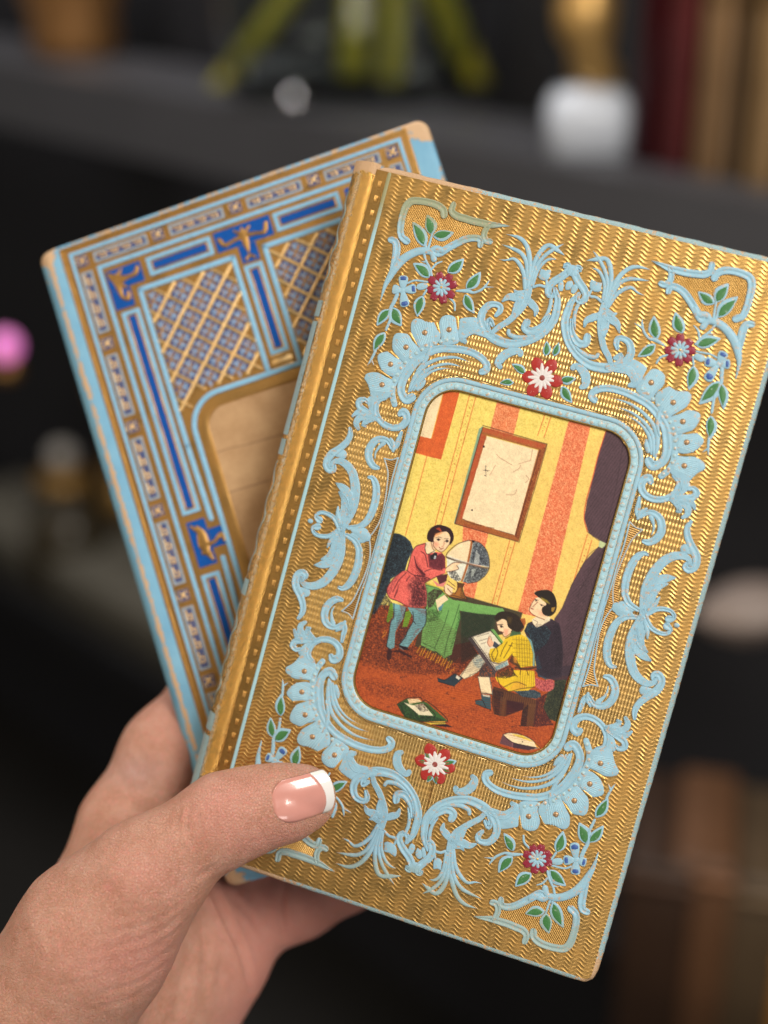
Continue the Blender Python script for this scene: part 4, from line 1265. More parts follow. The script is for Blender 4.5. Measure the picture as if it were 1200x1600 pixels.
line('d', [(330, 480), (310, 560), (340, 610)], 1.0, (110, 56, 44))
line('d', [(345, 480), (360, 530)], .9, (110, 56, 44))
fill('d', [(390, 540), (450, 590), (440, 640), (370, 600)], (60, 66, 82))
# jacket
JK = [(520, 510), (600, 470), (700, 460), (790, 510), (840, 600), (860, 700), (860, 830), (700, 850), (640, 800), (600, 700), (520, 770), (430, 800), (360, 780), (325, 700), (340, 630), (420, 620), (480, 570)]
fill('d', JK, (226, 190, 42))
fill('d', [(620, 880), (860, 890), (870, 1060), (790, 1120), (560, 1130), (420, 1010), (400, 960), (600, 950)], (226, 188, 44))
fill('d', [(600, 700), (650, 760), (700, 850), (640, 830), (560, 780)], (74, 48, 34), .9)
fill('d', [(420, 910), (600, 850), (640, 950), (520, 980), (420, 970)], (66, 50, 32), .9, stip=.72)
fill('d', [(610, 730), (650, 730), (660, 810), (620, 790)], (222, 146, 50), .8, soft=2)
fill('d', [(620, 1020), (720, 1020), (780, 1100), (560, 1120)], (232, 166, 60), .6, soft=3)
for k in range(7):
    line('d', [(650 + k * 30, 480 + k * 8), (660 + k * 30, 840)], .8, (96, 74, 28), .7)
    line('d', [(600, 520 + k * 50), (850, 540 + k * 50)], .8, (96, 74, 28), .6)
    line('d', [(700 + k * 26, 890), (690 + k * 26, 1100)], .7, (110, 78, 28), .7)
for P in ([(480, 570), (420, 610), (430, 680), (400, 760)], [(540, 550), (490, 640), (460, 720)], [(600, 560), (560, 640), (500, 740)], [(520, 510), (600, 470), (700, 460)], [(325, 690), (350, 770), (430, 805), (530, 770), (600, 690)], [(400, 620), (360, 700), (390, 780)],
          [(640, 800), (700, 855), (860, 850)], [(420, 960), (470, 1080), (560, 1130), (700, 1100), (860, 1080)], [(500, 1080), (640, 1020), (760, 1060)], [(610, 900), (660, 960)], [(700, 880), (690, 930)], [(770, 890), (790, 940)], [(860, 700), (862, 830)], [(560, 590), (600, 600)]):
    line('d', P, 1.3, (64, 46, 26))
fill('d', [(760, 470), (830, 540), (865, 700), (860, 840), (840, 830), (845, 690), (810, 560)], (112, 160, 164), .9)
line('d', [(640, 850), (760, 870), (870, 850)], 3.0, (52, 44, 34))
# head
fill('d', [(640, 400), (600, 420), (580, 460), (700, 450)], (70, 90, 60))
fill('d', [(415, 320), (420, 370), (440, 410), (450, 430), (480, 430), (510, 490), (560, 470), (600, 400), (560, 300), (480, 280)], SKIN)
fill('d', [(500, 400), (560, 400), (550, 470), (510, 480)], (228, 150, 120), .7, soft=3)
fill('d', [(420, 300), (390, 270), (430, 210), (520, 190), (630, 220), (720, 300), (740, 380), (690, 440), (600, 410), (550, 370), (530, 300), (470, 280)], (44, 34, 28), smooth=True)
fill('d', [(540, 250), (600, 270), (580, 340), (550, 330)], (90, 70, 34), .6, soft=3)
line('d', [(415, 330), (425, 380), (435, 420), (470, 430), (490, 470), (520, 490), (580, 450)], 1.1, (90, 44, 36))
line('d', [(425, 350), (490, 345)], 1.4, INK)
dot('d', 472, 370, 2.0, INK, .85)
line('d', [(455, 362), (495, 375)], 1.1, INK)
line('d', [(470, 432), (495, 438)], 1.6, (80, 30, 30))
fill('d', [(690, 280), (750, 270), (760, 330), (710, 430), (690, 430), (740, 370)], (160, 84, 40), .9)
fill('d', [(590, 440), (700, 430), (700, 460), (560, 490)], (64, 96, 64), .9)
# books on the floor
fill('g', [(530, 940), (640, 880), (780, 900), (840, 920), (1060, 1115), (800, 1120), (620, 1090), (570, 1010)], (58, 96, 50))
fill('g', [(540, 940), (620, 900), (720, 1010), (900, 1060), (1040, 1110), (800, 1120), (620, 1080), (580, 1010)], (34, 46, 34), .85, stip=.7)
fill('g', [(600, 920), (700, 950), (800, 930), (910, 1060), (760, 1050), (690, 990)], (226, 214, 180))
fill('g', [(710, 950), (810, 930), (860, 1010), (780, 1020)], (60, 54, 50), .8, stip=.6)
fill('g', [(640, 885), (760, 880), (800, 910), (660, 935)], (232, 206, 160))
fill('g', [(750, 880), (800, 900), (790, 915)], (220, 120, 60))
fill('g', [(800, 1125), (1030, 1120), (1040, 1145), (880, 1150)], (222, 186, 70))
fill('g', [(880, 1150), (1040, 1145), (1120, 1180), (980, 1170)], (40, 28, 36))
for P in ([(530, 940), (640, 880), (770, 870), (800, 910), (850, 910), (1060, 1115), (800, 1122), (620, 1092)], [(560, 940), (620, 1080)], [(820, 940), (930, 1060), (780, 1075)], [(540, 950), (590, 1040)]):
    line('g', P, 1.4, (28, 30, 26))
fill('f', [(215, 930), (300, 905), (420, 920), (560, 970), (640, 1030), (720, 1110), (560, 1140), (350, 1105), (170, 1050)], (236, 214, 172))
fill('f', [(330, 920), (480, 940), (620, 1020), (560, 1010), (420, 960)], (226, 196, 66), .9)
fill('f', [(620, 1000), (700, 1080), (720, 1110), (670, 1100)], (224, 140, 50))
fill('f', [(215, 930), (355, 1035), (350, 1105), (170, 1050)], (120, 78, 84))
fill('f', [(355, 1035), (560, 1080), (690, 1110), (560, 1140), (350, 1105)], (66, 46, 56))
for k in range(9):
    line('f', [(215 + k * 15, 945 + k * 10), (190 + k * 17, 1050 + k * 5)], .9, (50, 34, 44), .8)
for P in ([(215, 930), (300, 905), (430, 920), (580, 980), (680, 1070), (720, 1110)], [(215, 930), (355, 1035), (690, 1110)]):
    line('f', P, 1.2, (44, 30, 34))
dot('f', 480, 1025, 1.0, INK)

def hatch(tile, pts, ang, gap, w, col, alpha, cross=False):
    """engraver's lines: fine strokes, broken like a worn plate, inside an outline"""
    r = mask(rp(tile, pts))
    if r is None:
        return
    sl, m = r
    X, Y = np.meshgrid(np.arange(sl[1].start, sl[1].stop), np.arange(sl[0].start, sl[0].stop))
    m = blur(m, 3)
    for a in ((ang, ang + 62) if cross else (ang,)):
        q = (X * math.cos(rad(a)) + Y * math.sin(rad(a))) / PIX + 1.2 * (grain3[sl] - .5)
        k = np.abs((q / gap) % 1 - .5) * 2
        lay(sl, m * np.clip((w - k) * 3 + .5, 0, 1) * np.clip(1.5 - grain2[sl] * 1.1, 0, 1) * alpha, col)


DK = (40, 24, 26)
for pts, ang, gap in (([(1062, 240), (1200, 280), (1200, 700), (1062, 705), (990, 660), (972, 600), (1010, 430)], 20, 4.2), ([(1062, 705), (1000, 860), (900, 1240), (860, 1200), (920, 900), (1000, 770)], 30, 3.6)):
    hatch('W', pts, ang, gap, .30, (50, 36, 42), .55)
hatch('a', [(340, 340), (430, 350), (560, 450), (620, 580), (540, 780), (500, 900), (300, 1020), (230, 1100), (130, 1100)], 35, 2.4, .40, (18, 22, 30), .6, True)
hatch('b', [(660, 60), (820, 120), (860, 260), (855, 470), (720, 490), (620, 440)], 75, 2.2, .42, (58, 22, 30), .7, True)
hatch('a', [(690, 720), (850, 1000), (830, 1090), (700, 1020)], 30, 2.2, .45, (70, 24, 34), .7)
hatch('a', [(900, 680), (1130, 680), (1140, 870), (930, 860)], 60, 2.0, .4, (44, 16, 28), .7)
hatch('a', [(600, 820), (700, 760), (760, 960), (640, 960)], 100, 2.4, .3, (140, 44, 48), .5)
hatch('b', [(400, 560), (500, 520), (420, 780), (360, 1000)], 80, 2.0, .3, (58, 84, 92), .6)
hatch('b', [(720, 560), (840, 560), (800, 800), (700, 820)], 70, 2.0, .3, (58, 84, 92), .55)
hatch('b', [(880, 560), (1100, 560), (980, 1000), (820, 1000)], 10, 2.6, .25, (52, 96, 48), .5)
hatch('d', [(0, 200), (400, 240), (340, 420), (130, 490), (180, 690), (0, 780)], 50, 2.2, .40, (28, 26, 24), .65, True)
hatch('d', [(800, 350), (1000, 380), (1150, 340), (1190, 600), (1170, 940), (1000, 980), (880, 900), (870, 640)], 28, 2.3, .38, (26, 22, 32), .65, True)
hatch('d', [(650, 500), (800, 540), (850, 700), (850, 820), (700, 830), (640, 700)], 65, 3.0, .22, (150, 112, 30), .5)
hatch('f', [(920, 230), (1070, 220), (950, 700), (840, 700), (780, 560)], 40, 2.2, .42, (30, 38, 32), .65, True)
hatch('W', [(110, 970), (330, 970), (520, 1110), (690, 1220), (500, 1230), (300, 1240), (60, 1180)], 82, 2.6, .36, (58, 24, 24), .55)
hatch('W', [(60, 1240), (300, 1280), (560, 1300), (780, 1440), (760, 1520), (420, 1420), (200, 1330), (40, 1330)], 84, 3.4, .26, (120, 44, 24), .5)
hatch('c', [(690, 280), (800, 300), (890, 400), (925, 520), (920, 640), (640, 590)], 60, 1.9, .36, (30, 32, 40), .55, True)
hatch('c', [(640, 640), (910, 690), (860, 790), (750, 880), (600, 900)], 55, 1.9, .40, (34, 34, 40), .55, True)
# misregistered colour and small flecks, as in a cheap colour print
for _ in range(220):
    x, y = nr.uniform(40, 1160), nr.uniform(90, 1540)
    dot('W', x, y, nr.uniform(.2, .45), (70, 50, 40) if nr.rand() < .6 else (236, 222, 190), .5)
# general ink grain and age, then lift the raster onto a fine mesh
art *= (1 + (grain2[..., None] - .5) * .08 + (grain1[..., None] - .5) * .14 + (grain3[..., None] - .5) * .06)
gh, gw = GH // SS, GW // SS
a_ = np.clip(art[:gh * SS, :gw * SS].reshape(gh, SS, gw, SS, 3).mean((1, 3)), 0, 1)
lin = np.where(a_ <= .04045, a_ / 12.92, ((a_ + .055) / 1.055) ** 2.4)
xs = PX0 + (np.arange(gw) + .5) / RES
ysv = PY0 + (np.arange(gh) + .5) / RES
Xg, Yg = np.meshgrid(xs, ysv)
co = np.stack([Xg, -Yg, np.full_like(Xg, -.55)], -1).reshape(-1, 3) / 1000
idx = np.arange(gh * gw).reshape(gh, gw)
quad = np.stack([idx[:-1, :-1], idx[1:, :-1], idx[1:, 1:], idx[:-1, 1:]], -1).reshape(-1, 4)
me = bpy.data.meshes.new('printed_picture')
me.vertices.add(len(co))
me.vertices.foreach_set('co', co.ravel().astype(np.float32))
me.loops.add(quad.size)
me.loops.foreach_set('vertex_index', quad.ravel().astype(np.int32))
me.polygons.add(len(quad))
me.polygons.foreach_set('loop_start', (np.arange(len(quad)) * 4).astype(np.int32))
me.update(calc_edges=True)
at = me.color_attributes.new('ink', 'FLOAT_COLOR', 'POINT')
at.data.foreach_set('color', np.concatenate([lin.reshape(-1, 3), np.ones((gh * gw, 1))], 1).ravel().astype(np.float32))
t = NT('printed_paper')
v_ = t.coords()
ink = t.node('ShaderNodeAttribute', 0, {'attribute_name': 'ink'})
t.set(Base_Color=ink, Roughness=.55, Normal=t.bump(t.noise(v_, 3.5, 3.0), .00005, .6))
t.b.inputs['Specular IOR Level'].default_value = .35
me.materials.append(t.m)
pic = bpy.data.objects.new('printed_picture', me)
C.objects.link(pic)
pic.parent = gold_book
# ------------------------------------------------------------ the blue book behind
M.update({
    'bgold': gold_mat('bronze_gold_foil', 'plain', (.52, .30, .10), .36, .00008),
    'bgold_bright': gold_mat('bright_bar_gold', 'plain', (.95, .68, .33), .36, .00006),
    'bblue': paint_mat('sky_blue_cloth', (.20, .47, .68), -.03, .55, (.66, .42, .24), edge=False),
    'bline': paint_mat('sky_blue_line', (.24, .50, .73), -.06, .5, (.66, .42, .24), edge=False),
    'bgrey': paint_mat('grey_blue_line', (.32, .40, .48), .02, .5, (.50, .34, .24), edge=False),
    'bdeep': paint_mat('deep_blue_enamel', (.004, .080, .36), -.1, .6, (.1, .2, .5), edge=False),
    'bpetal': paint_mat('faded_blue_petals', (.26, .40, .60), .10, .5, (.50, .30, .16), edge=False),
    'bink': paint_mat('slate_blue_enamel', (.06, .085, .22), .06, .45, (.45, .30, .2), edge=False),
})
M['bdeep'].node_tree.nodes['Principled BSDF'].inputs['Specular IOR Level'].default_value = .15
BX1, BY1 = 104.5, 172.5
AX, AY = 51.1, 85.3
blue_book = tag(empty('blue_book', BLUE_F.matrix), 'sky blue book with gold lattice panels and deep blue bars, held behind the gold book', 'book')


def bobj(name, geo, mat, parent=None, smooth=True):
    return mesh_obj(name, flipy(geo[0]), geo[1], M[mat], parent or blue_book, smooth)


# worn sky-blue case with round edges
t = NT('worn_sky_blue_case')
v_ = t.coords()
x_, y_, z_ = t.sep(v_)
n_ = t.math('ADD', t.math('MULTIPLY', t.noise(v_, .5, 6.0, .72), .62), t.math('MULTIPLY', t.noise(v_, .09, 3.0), .38))
ridge = t.math('SUBTRACT', 1.0, t.ramp(t.math('ABSOLUTE', t.math('ADD', x_, .75)), .2, 1.2))
ridge2 = t.math('SUBTRACT', 1.0, t.ramp(t.math('ABSOLUTE', t.math('SUBTRACT', x_, 104.6)), .2, 1.6))
topw = t.math('SUBTRACT', 1.0, t.ramp(t.math('ABSOLUTE', t.math('SUBTRACT', y_, 1.0)), .2, 1.2))
cor = t.math('MAXIMUM', t.math('SUBTRACT', 1.0, t.ramp(t.node('ShaderNodeVectorMath', 1, {'operation': 'DISTANCE'}, i0=v_, i1=(103.5, .2, -1)), 3.0, 6.0)),
             t.math('MAXIMUM', t.math('SUBTRACT', 1.0, t.ramp(t.node('ShaderNodeVectorMath', 1, {'operation': 'DISTANCE'}, i0=v_, i1=(-1.5, .5, -1)), 1.5, 4.0)),
                    t.math('SUBTRACT', 1.0, t.ramp(t.node('ShaderNodeVectorMath', 1, {'operation': 'DISTANCE'}, i0=v_, i1=(-1.0, -172.0, -1)), 1.5, 5.0))))
wear = t.math('ADD', t.math('ADD', n_, t.math('MULTIPLY', ridge, .20)), t.math('ADD', t.math('MULTIPLY', cor, .26), t.math('MULTIPLY', t.math('MAXIMUM', ridge2, topw), .13)))
wear = t.ramp(wear, .61, .64)
cloud = t.noise(v_, .12, 4.0)
base = t.mix(t.ramp(cloud, .3, .7), (.17, .42, .64), (.23, .50, .70))
t.set(Base_Color=t.mix(wear, base, (.66, .44, .26)), Roughness=.5, Normal=t.bump(t.math('ADD', t.noise(v_, 2.2, 5.0, .65), t.math('MULTIPLY', wear, -.5)), .0003, .7))
M['case'] = t.m
rr = []
for off, z in ((-2.0, 0.0), (-.6, -.02), (.2, -.18), (.9, -.8), (1.15, -1.7), (1.1, -11), (.6, -12.2), (-1, -12.6)):
    ox = off + (1.6 if z < -.9 else 0)
    rr.append([(x, y, z) for x, y in rounded_rect(-1.0 - ox * .9, BX1 + off * .6, -1.0 - off * .4, BY1 - .8 + off * .4, 3.0, 6)])
v, f = loft(rr)
f.append(tuple(range((len(rr) - 1) * len(rr[0]), len(rr) * len(rr[0])))[::-1])
mesh_obj('case', flipy(v), f, M['case'], blue_book, solid=True)
bobj('case_face', ([(x, y, .012) for x, y in rounded_rect(.6, 103.4, -.3, 171.4, 2.0, 6)], [tuple(range(28))]), 'case', smooth=False)


def rect_pts(x0, x1, y0, y1):
    return [(x0, y0), (x1, y0), (x1, y1), (x0, y1)]


def slab(x0, x1, y0, y1, z0, h, bev=.12):
    return pad_geo(rect_pts(x0, x1, y0, y1), h - z0, bev, z0, False)


def rect_ring(x0, x1, y0, y1, w, z0, h, b=.16):
    """Raised rectangular line of width w, outer size given."""
    R = []
    for o, z in ((0, z0 - .1), (b * .4, z0 + (h - z0) * .75), (b, h), (w - b, h), (w - b * .4, z0 + (h - z0) * .75), (w, z0 - .1)):
        R.append([(x, y, z) for x, y in rect_pts(x0 + o, x1 - o, y0 + o, y1 - o)])
    return loft(R)


# gilt panel with the printed frame
bobj('gilt_panel', ([(x, y, .05) for x, y in rect_pts(2.6, 99.6, -.4, 165.6)], [(0, 1, 2, 3)]), 'bgold', smooth=False)
bobj('border_line', rect_ring(4.8, 97.5, 1.5, 164.2, 1.05, .05, .30), 'bline', smooth=False)
bobj('border_line', rect_ring(11.2, 91.0, 7.15, 160.5, 1.15, .05, .32), 'bline', smooth=False)
bobj('gold_line', rect_ring(2.7, 99.5, -.3, 165.7, .9, .05, .22), 'bgold', smooth=False)


def hatch_ticks(path, step, w, name):
    pass


def rosette(cx, cy):
    r = bobj('rosette', slab(cx - 1.75, cx + 1.75, cy - 1.7, cy + 1.7, .05, .2), 'bink', smooth=False)
    parts = [stroke_geo([(cx, cy, .5), (cx + 1.1 * math.cos(a), cy + 1.1 * math.sin(a), .55)], 'round', .22, .2, .4) for a in (.785, 2.356, 3.927, 5.498)]
    parts += [dome_geo(cx, cy, .55, .3, .2, 8)]
    parts += [rect_ring(cx - 1.75, cx + 1.75, cy - 1.7, cy + 1.7, .3, .15, .34)]
    bobj('gold_cross', join(parts), 'bgold_bright', r)


def fret(x0, x1, y0, y1, vert):
    fr = bobj('fret_frame', rect_ring(x0, x1, y0, y1, .62, .05, .26), 'bgrey', smooth=False)
    bobj('fret_ground', slab(x0 + .65, x1 - .65, y0 + .65, y1 - .65, .05, .16), 'bink', fr, smooth=False)
    parts = []
    L = (y1 - y0 if vert else x1 - x0) - 1.8
    n = 4
    for k in range(n):
        a = .9 + L * k / n
        d = L / n
        seq = [(a, .15), (a + d * .72, .15), (a + d * .72, .75), (a + d * .34, .75), (a + d * .34, .45)]
        wv = (x1 - x0 if vert else y1 - y0) - 1.5
        pts = []
        for s, c in seq:
            c = .75 + c * wv
            pts.append((x0 + c, y0 + s, .42) if vert else (x0 + s, y0 + c, .42))
        V, F = [], []
        for p, q in zip(pts[:-1], pts[1:]):
            parts.append(stroke_geo([p, q], 'round', .14, .16, 1.0))
    bobj('fret_meander', join(parts), 'bgold_bright', fr)
    return fr


for k in range(7):
    y0 = 7.6 + 23.07 * k
    for x0 in (6.4, 92.5):
        fret(x0, x0 + 3.3, y0, y0 + 17, True)
        if k < 6:
            rosette(x0 + 1.6, y0 + 20.0)
for y0 in (3.2,):
    for x0 in (11.2, 32.6, 54.3, 75.8):
        fret(x0, x0 + 15.2, y0, y0 + 3.0, False)
    for cx in (7.9, 29.4, 51.2, 72.8, 94.3):
        rosette(cx, y0 + 1.3)


def blue_bar(x0, x1, y0, y1):
    fr = bobj('bar_frame', rect_ring(x0, x1, y0, y1, 1.1, .05, .34), 'bline', smooth=False)
    bobj('gold_fillet', rect_ring(x0 + 1.15, x1 - 1.15, y0 + 1.15, y1 - 1.15, .5, .05, .22), 'bgold', fr, smooth=False)
    bobj('deep_blue_bar', slab(x0 + 1.6, x1 - 1.6, y0 + 1.6, y1 - 1.6, .05, .26), 'bdeep', fr, smooth=False)


def scroll_block(x0, x1, y0, y1, spec, name='corner_ornament', extra=()):
    r = bobj(name, slab(x0, x1, y0, y1, .05, .16), 'bdeep', smooth=False)
    for e in extra:
        bobj('side_field', slab(*e, .05, .16), 'bdeep', r, smooth=False)
    bobj('gold_scroll', join([stroke_geo(s, 'round', .34, .14, .5) for s in spec]), 'bgold', r)


for my in (0, 1):
    Y = (lambda y: 2 * AY - y) if my else (lambda y: y)
    for mx in (0, 1):
        X = (lambda x: 2 * AX - x) if mx else (lambda x: x)
        q = lambda a, b: sorted((a, b))
        blue_bar(*q(X(24.3), X(42.4)), *q(Y(9.4), Y(14.5)))
        blue_bar(*q(X(13.9), X(19.0)), *q(Y(21.2), Y(77.2)))
        pts = lambda s: [(X(a), Y(b), w) for a, b, w in s]
        scroll_block(*q(X(12.8), X(22.6)), *q(Y(9.5), Y(14.9)), [pts(s) for s in ([(14.5, 11.5, 2.2), (16, 12.5, 2.6), (18.5, 12.6, 1.2), (20.8, 12.3, 1.3), (21.6, 10.9, 1.0)], [(15.2, 12, 2.4), (15.4, 15, 1.6), (15.6, 17.2, 1.1), (17.0, 18.2, 1.2), (17.4, 16.4, .9)], [(13.4, 10.2, .8), (15.5, 11.5, 1.5), (17.2, 10.2, .6)], [(15, 13, 1.8), (17.2, 15, .8)])],
                     extra=[(*q(X(12.8), X(18.2)), *q(Y(15.0), Y(20.2)))])
        if not my:
            scroll_block(*q(X(14.2), X(19.2)), 79.2, 91.4, [pts(s) for s in ([(16.8, 81, .8), (17.3, 83, 2.6), (17.2, 86, 3.2), (17.6, 88.4, 1.6), (18.4, 90.2, .8)], [(15.2, 80.4, .8), (17, 82.5, 1.4)], [(17.5, 86, 1.8), (20, 86, 1.0), (22.4, 84.6, 1.3), (22.8, 86.4, .9)], [(16.5, 88, 1.2), (18.4, 88.6, 1.0)])], 'side_ornament', extra=[(*q(X(19.3), X(24.2)), 82.4, 87.4)])
    scroll_block(43.3, 58.9, *sorted((Y(9.2), Y(14.6))), [[(x, Y(y), w) for x, y, w in s] for s in ([(51.1, 10.2, .6), (51.1, 12.2, 2.2), (51.1, 15, 1.6), (51.1, 16.8, .6)], [(51, 12.4, 1.5), (48, 12.8, 1.0), (45.6, 13.2, 1.2), (44.6, 11.4, 1.2)], [(51.2, 12.4, 1.5), (54.2, 12.8, 1.0), (56.6, 13.2, 1.2), (57.6, 11.2, 1.2)], [(49, 10.4, .6), (51, 12, 1.3), (53.2, 10.4, .6)], [(51.1, 17.6, .8), (50, 18.6, .9)], [(51.1, 17.6, .8), (52.2, 18.6, .9)])],
                 'crest_ornament', extra=[(48.7, 53.5, *sorted((Y(14.7), Y(19.4))))])
    blue_bar(48.6, 53.7, *sorted((Y(20.1), Y(44.6))))
    cap = bobj('column_foot', slab(48.4, 53.9, *sorted((Y(44.8), Y(48.4))), .05, .45, .3), 'bgold_bright')
    bobj('column_moulding', join([stroke_geo([(48.4, Y(y), .8), (53.9, Y(y), .8)], 'round', .3, .4, 1.0) for y in (45.4, 47.4)]), 'bgold', cap)

# lattice fields with ring borders
win = rounded_rect(22.9, 2 * AX - 22.9, 48.1, 2 * AY - 48.1, 9.5, 10)


def ring_line(P, w, z0, h):
    P = np.array(P)
    c = P.mean(0)
    n = len(P)
    T = np.roll(P, -1, 0) - np.roll(P, 1, 0)
    T /= np.linalg.norm(T, axis=1)[:, None]
    N = np.stack([-T[:, 1], T[:, 0]], 1)
    if ((N * (c - P)).sum(1) < 0).mean() > .5:
        N = -N
    R = []
    for o, z in ((0, z0 - .1), (.12, z0 + (h - z0) * .8), (.3, h), (w - .3, h), (w - .12, z0 + (h - z0) * .8), (w, z0 - .1)):
        Q = P + N * o
        R.append([(x, y, z) for x, y in Q])
    return loft(R)


bobj('window_ring', ring_line(win, 1.45, .05, .42), 'bline')
bobj('window_bevel', ring_line(rounded_rect(24.5, 2 * AX - 24.5, 49.8, 2 * AY - 49.8, 8.0, 10), 3.0, .05, .28), 'bgold')
for my in (0, 1):
    Y = (lambda y: 2 * AY - y) if my else (lambda y: y)
    for mx in (0, 1):
        X = (lambda x: 2 * AX - x) if mx else (lambda x: x)
        bx0, bx1 = sorted((X(19.8), X(47.3)))
        by0, by1 = sorted((Y(16.2), Y(84.0)))
        path = [(X(21.0), Y(80.0)), (X(20.6), Y(60)), (X(20.6), Y(16.9)), (X(46.7), Y(16.9)), (X(46.7), Y(47.6))]
        for p, q_ in zip(path[:-1], path[1:]):
            bobj('lattice_border', stroke_geo([(*p, 1.35), (*q_, 1.35)], 'flat', .34, .05, 3.0), 'bline')
        # diagonal gilt bars, clipped to the field
        fx0, fx1, fy0, fy1 = 21.5, 45.8, 17.8, 47.6

        def inside(x, y, m=0.0):
            if not (fx0 + m < x < fx1 - m and y > fy0 + m):
                return False
            return y < 47.2 - m or (x < 32.4 and y < 56 - m and math.hypot(x - 32.4, y - 57.6) > 10.4 + m)
        PT = 8.1
        for fam in (1, -1):
            for k in range(-8, 9):
                pts = [(31.2 + k * PT + s_, 33 - fam * s_) for s_ in np.linspace(-40, 40, 201)]
                pts = [p_ for p_ in pts if inside(*p_)]
                if len(pts) > 3:
                    pts.sort(key=lambda p_: p_[1])
                    g = stroke_geo([(X(pts[0][0]), Y(pts[0][1]), 1.05 if fam == 1 else .85), (X(pts[-1][0]), Y(pts[-1][1]), 1.05 if fam == 1 else .85)], 'round', .46 if fam == 1 else .40, .08, 1.5)
                    bobj('lattice_bar', g, 'bgold_bright')
        for i in range(-8, 9):
            for j in range(-8, 9):
                u_, w_ = 64.2 + PT * (i + .5), 1.8 + PT * (j + .5)
                cx, cy = (u_ - w_) / 2, (u_ + w_) / 2
                if not inside(cx, cy, .3):
                    continue
                d = 3.3

                def cl(x, y):
                    k_ = 1.0
                    while k_ > .1 and not inside(cx + (x - cx) * k_, cy + (y - cy) * k_, .1):
                        k_ -= .05
                    return (X(cx + (x - cx) * k_), Y(cy + (y - cy) * k_))
                tile = bobj('lattice_tile', pad_geo([cl(cx - d, cy), cl(cx, cy - d), cl(cx + d, cy), cl(cx, cy + d)], .10, .1, .06, False), 'bink', smooth=False)
                parts, stars = [], [dome_geo(X(cx), Y(cy), .5, .26, .16, 7)]
                for a in range(4):
                    for sp_, r0, r1, w0, lst in ((0.0, .7, 2.0, .95, parts), (.785, .6, 1.7, .6, stars), (.40, 1.7, 2.5, .5, parts), (-.40, 1.7, 2.5, .5, parts)):
                        c_, s_ = math.cos(a * math.pi / 2 + sp_), math.sin(a * math.pi / 2 + sp_)
                        if inside(cx + c_ * r1, cy + s_ * r1):
                            lst.append(stroke_geo([(X(cx + c_ * r0), Y(cy + s_ * r0), w0 * .5), (X(cx + c_ * (r0 + r1) / 2), Y(cy + s_ * (r0 + r1) / 2), w0), (X(cx + c_ * r1), Y(cy + s_ * r1), w0 * .5)], 'round', .20, .14, .5))
                if parts:
                    bobj('tile_petals', join(parts), 'bpetal', tile)
                bobj('tile_star', join(stars), 'bgold', tile)
# gilt beads along the lattice field's edge and the paper in the window
parts = [dome_geo(24.0, 84 - k * 1.05, .34, .25, .05, 7) for k in range(0, 33)]
t = NT('aged_paper')
v_ = t.coords()
x_, y_, z_ = t.sep(v_)
n_ = t.noise(v_, .09, 4.0, .6)
col = t.mix(t.ramp(n_, .35, .7), (.40, .235, .11), (.56, .36, .19))
fold = t.math('SUBTRACT', 1.0, t.ramp(t.math('ABSOLUTE', t.math('ADD', t.math('ADD', y_, 62.0), t.math('ADD', t.math('MULTIPLY', x_, .06), t.math('MULTIPLY', t.noise(v_, .3, 2.0), .8)))), .05, .3))
fold2 = t.math('SUBTRACT', 1.0, t.ramp(t.math('ABSOLUTE', t.math('ADD', t.math('ADD', y_, 74.5), t.math('MULTIPLY', x_, .02))), .05, .3))
col = t.mix(t.math('MULTIPLY', t.math('MAXIMUM', fold, fold2), .6), col, (.20, .10, .05))
col = t.mix(t.ramp(t.noise(v_, 1.1, 5.0, .7), .66, .74), col, (.30, .15, .07))
t.set(Base_Color=col, Roughness=.75, Normal=t.bump(t.noise(v_, 1.5, 5.0), .0002, .7))
M['aged'] = t.m
P = rounded_rect(27.3, 2 * AX - 27.3, 52.6, 2 * AY - 52.6, 6, 6)
bobj('window_paper', ([(x, y, .09) for x, y in P], [tuple(range(len(P)))]), 'aged', smooth=False)
# ------------------------------------------------------------ the hand that holds them (left hand, thumb in front)
def P3(px, py, d):
    """millimetres in camera space."""
    return ray(px, py) * d


BD = lambda px, py: BLUE_F.depth(px, py, -12.6)          # depth of the blue book's back


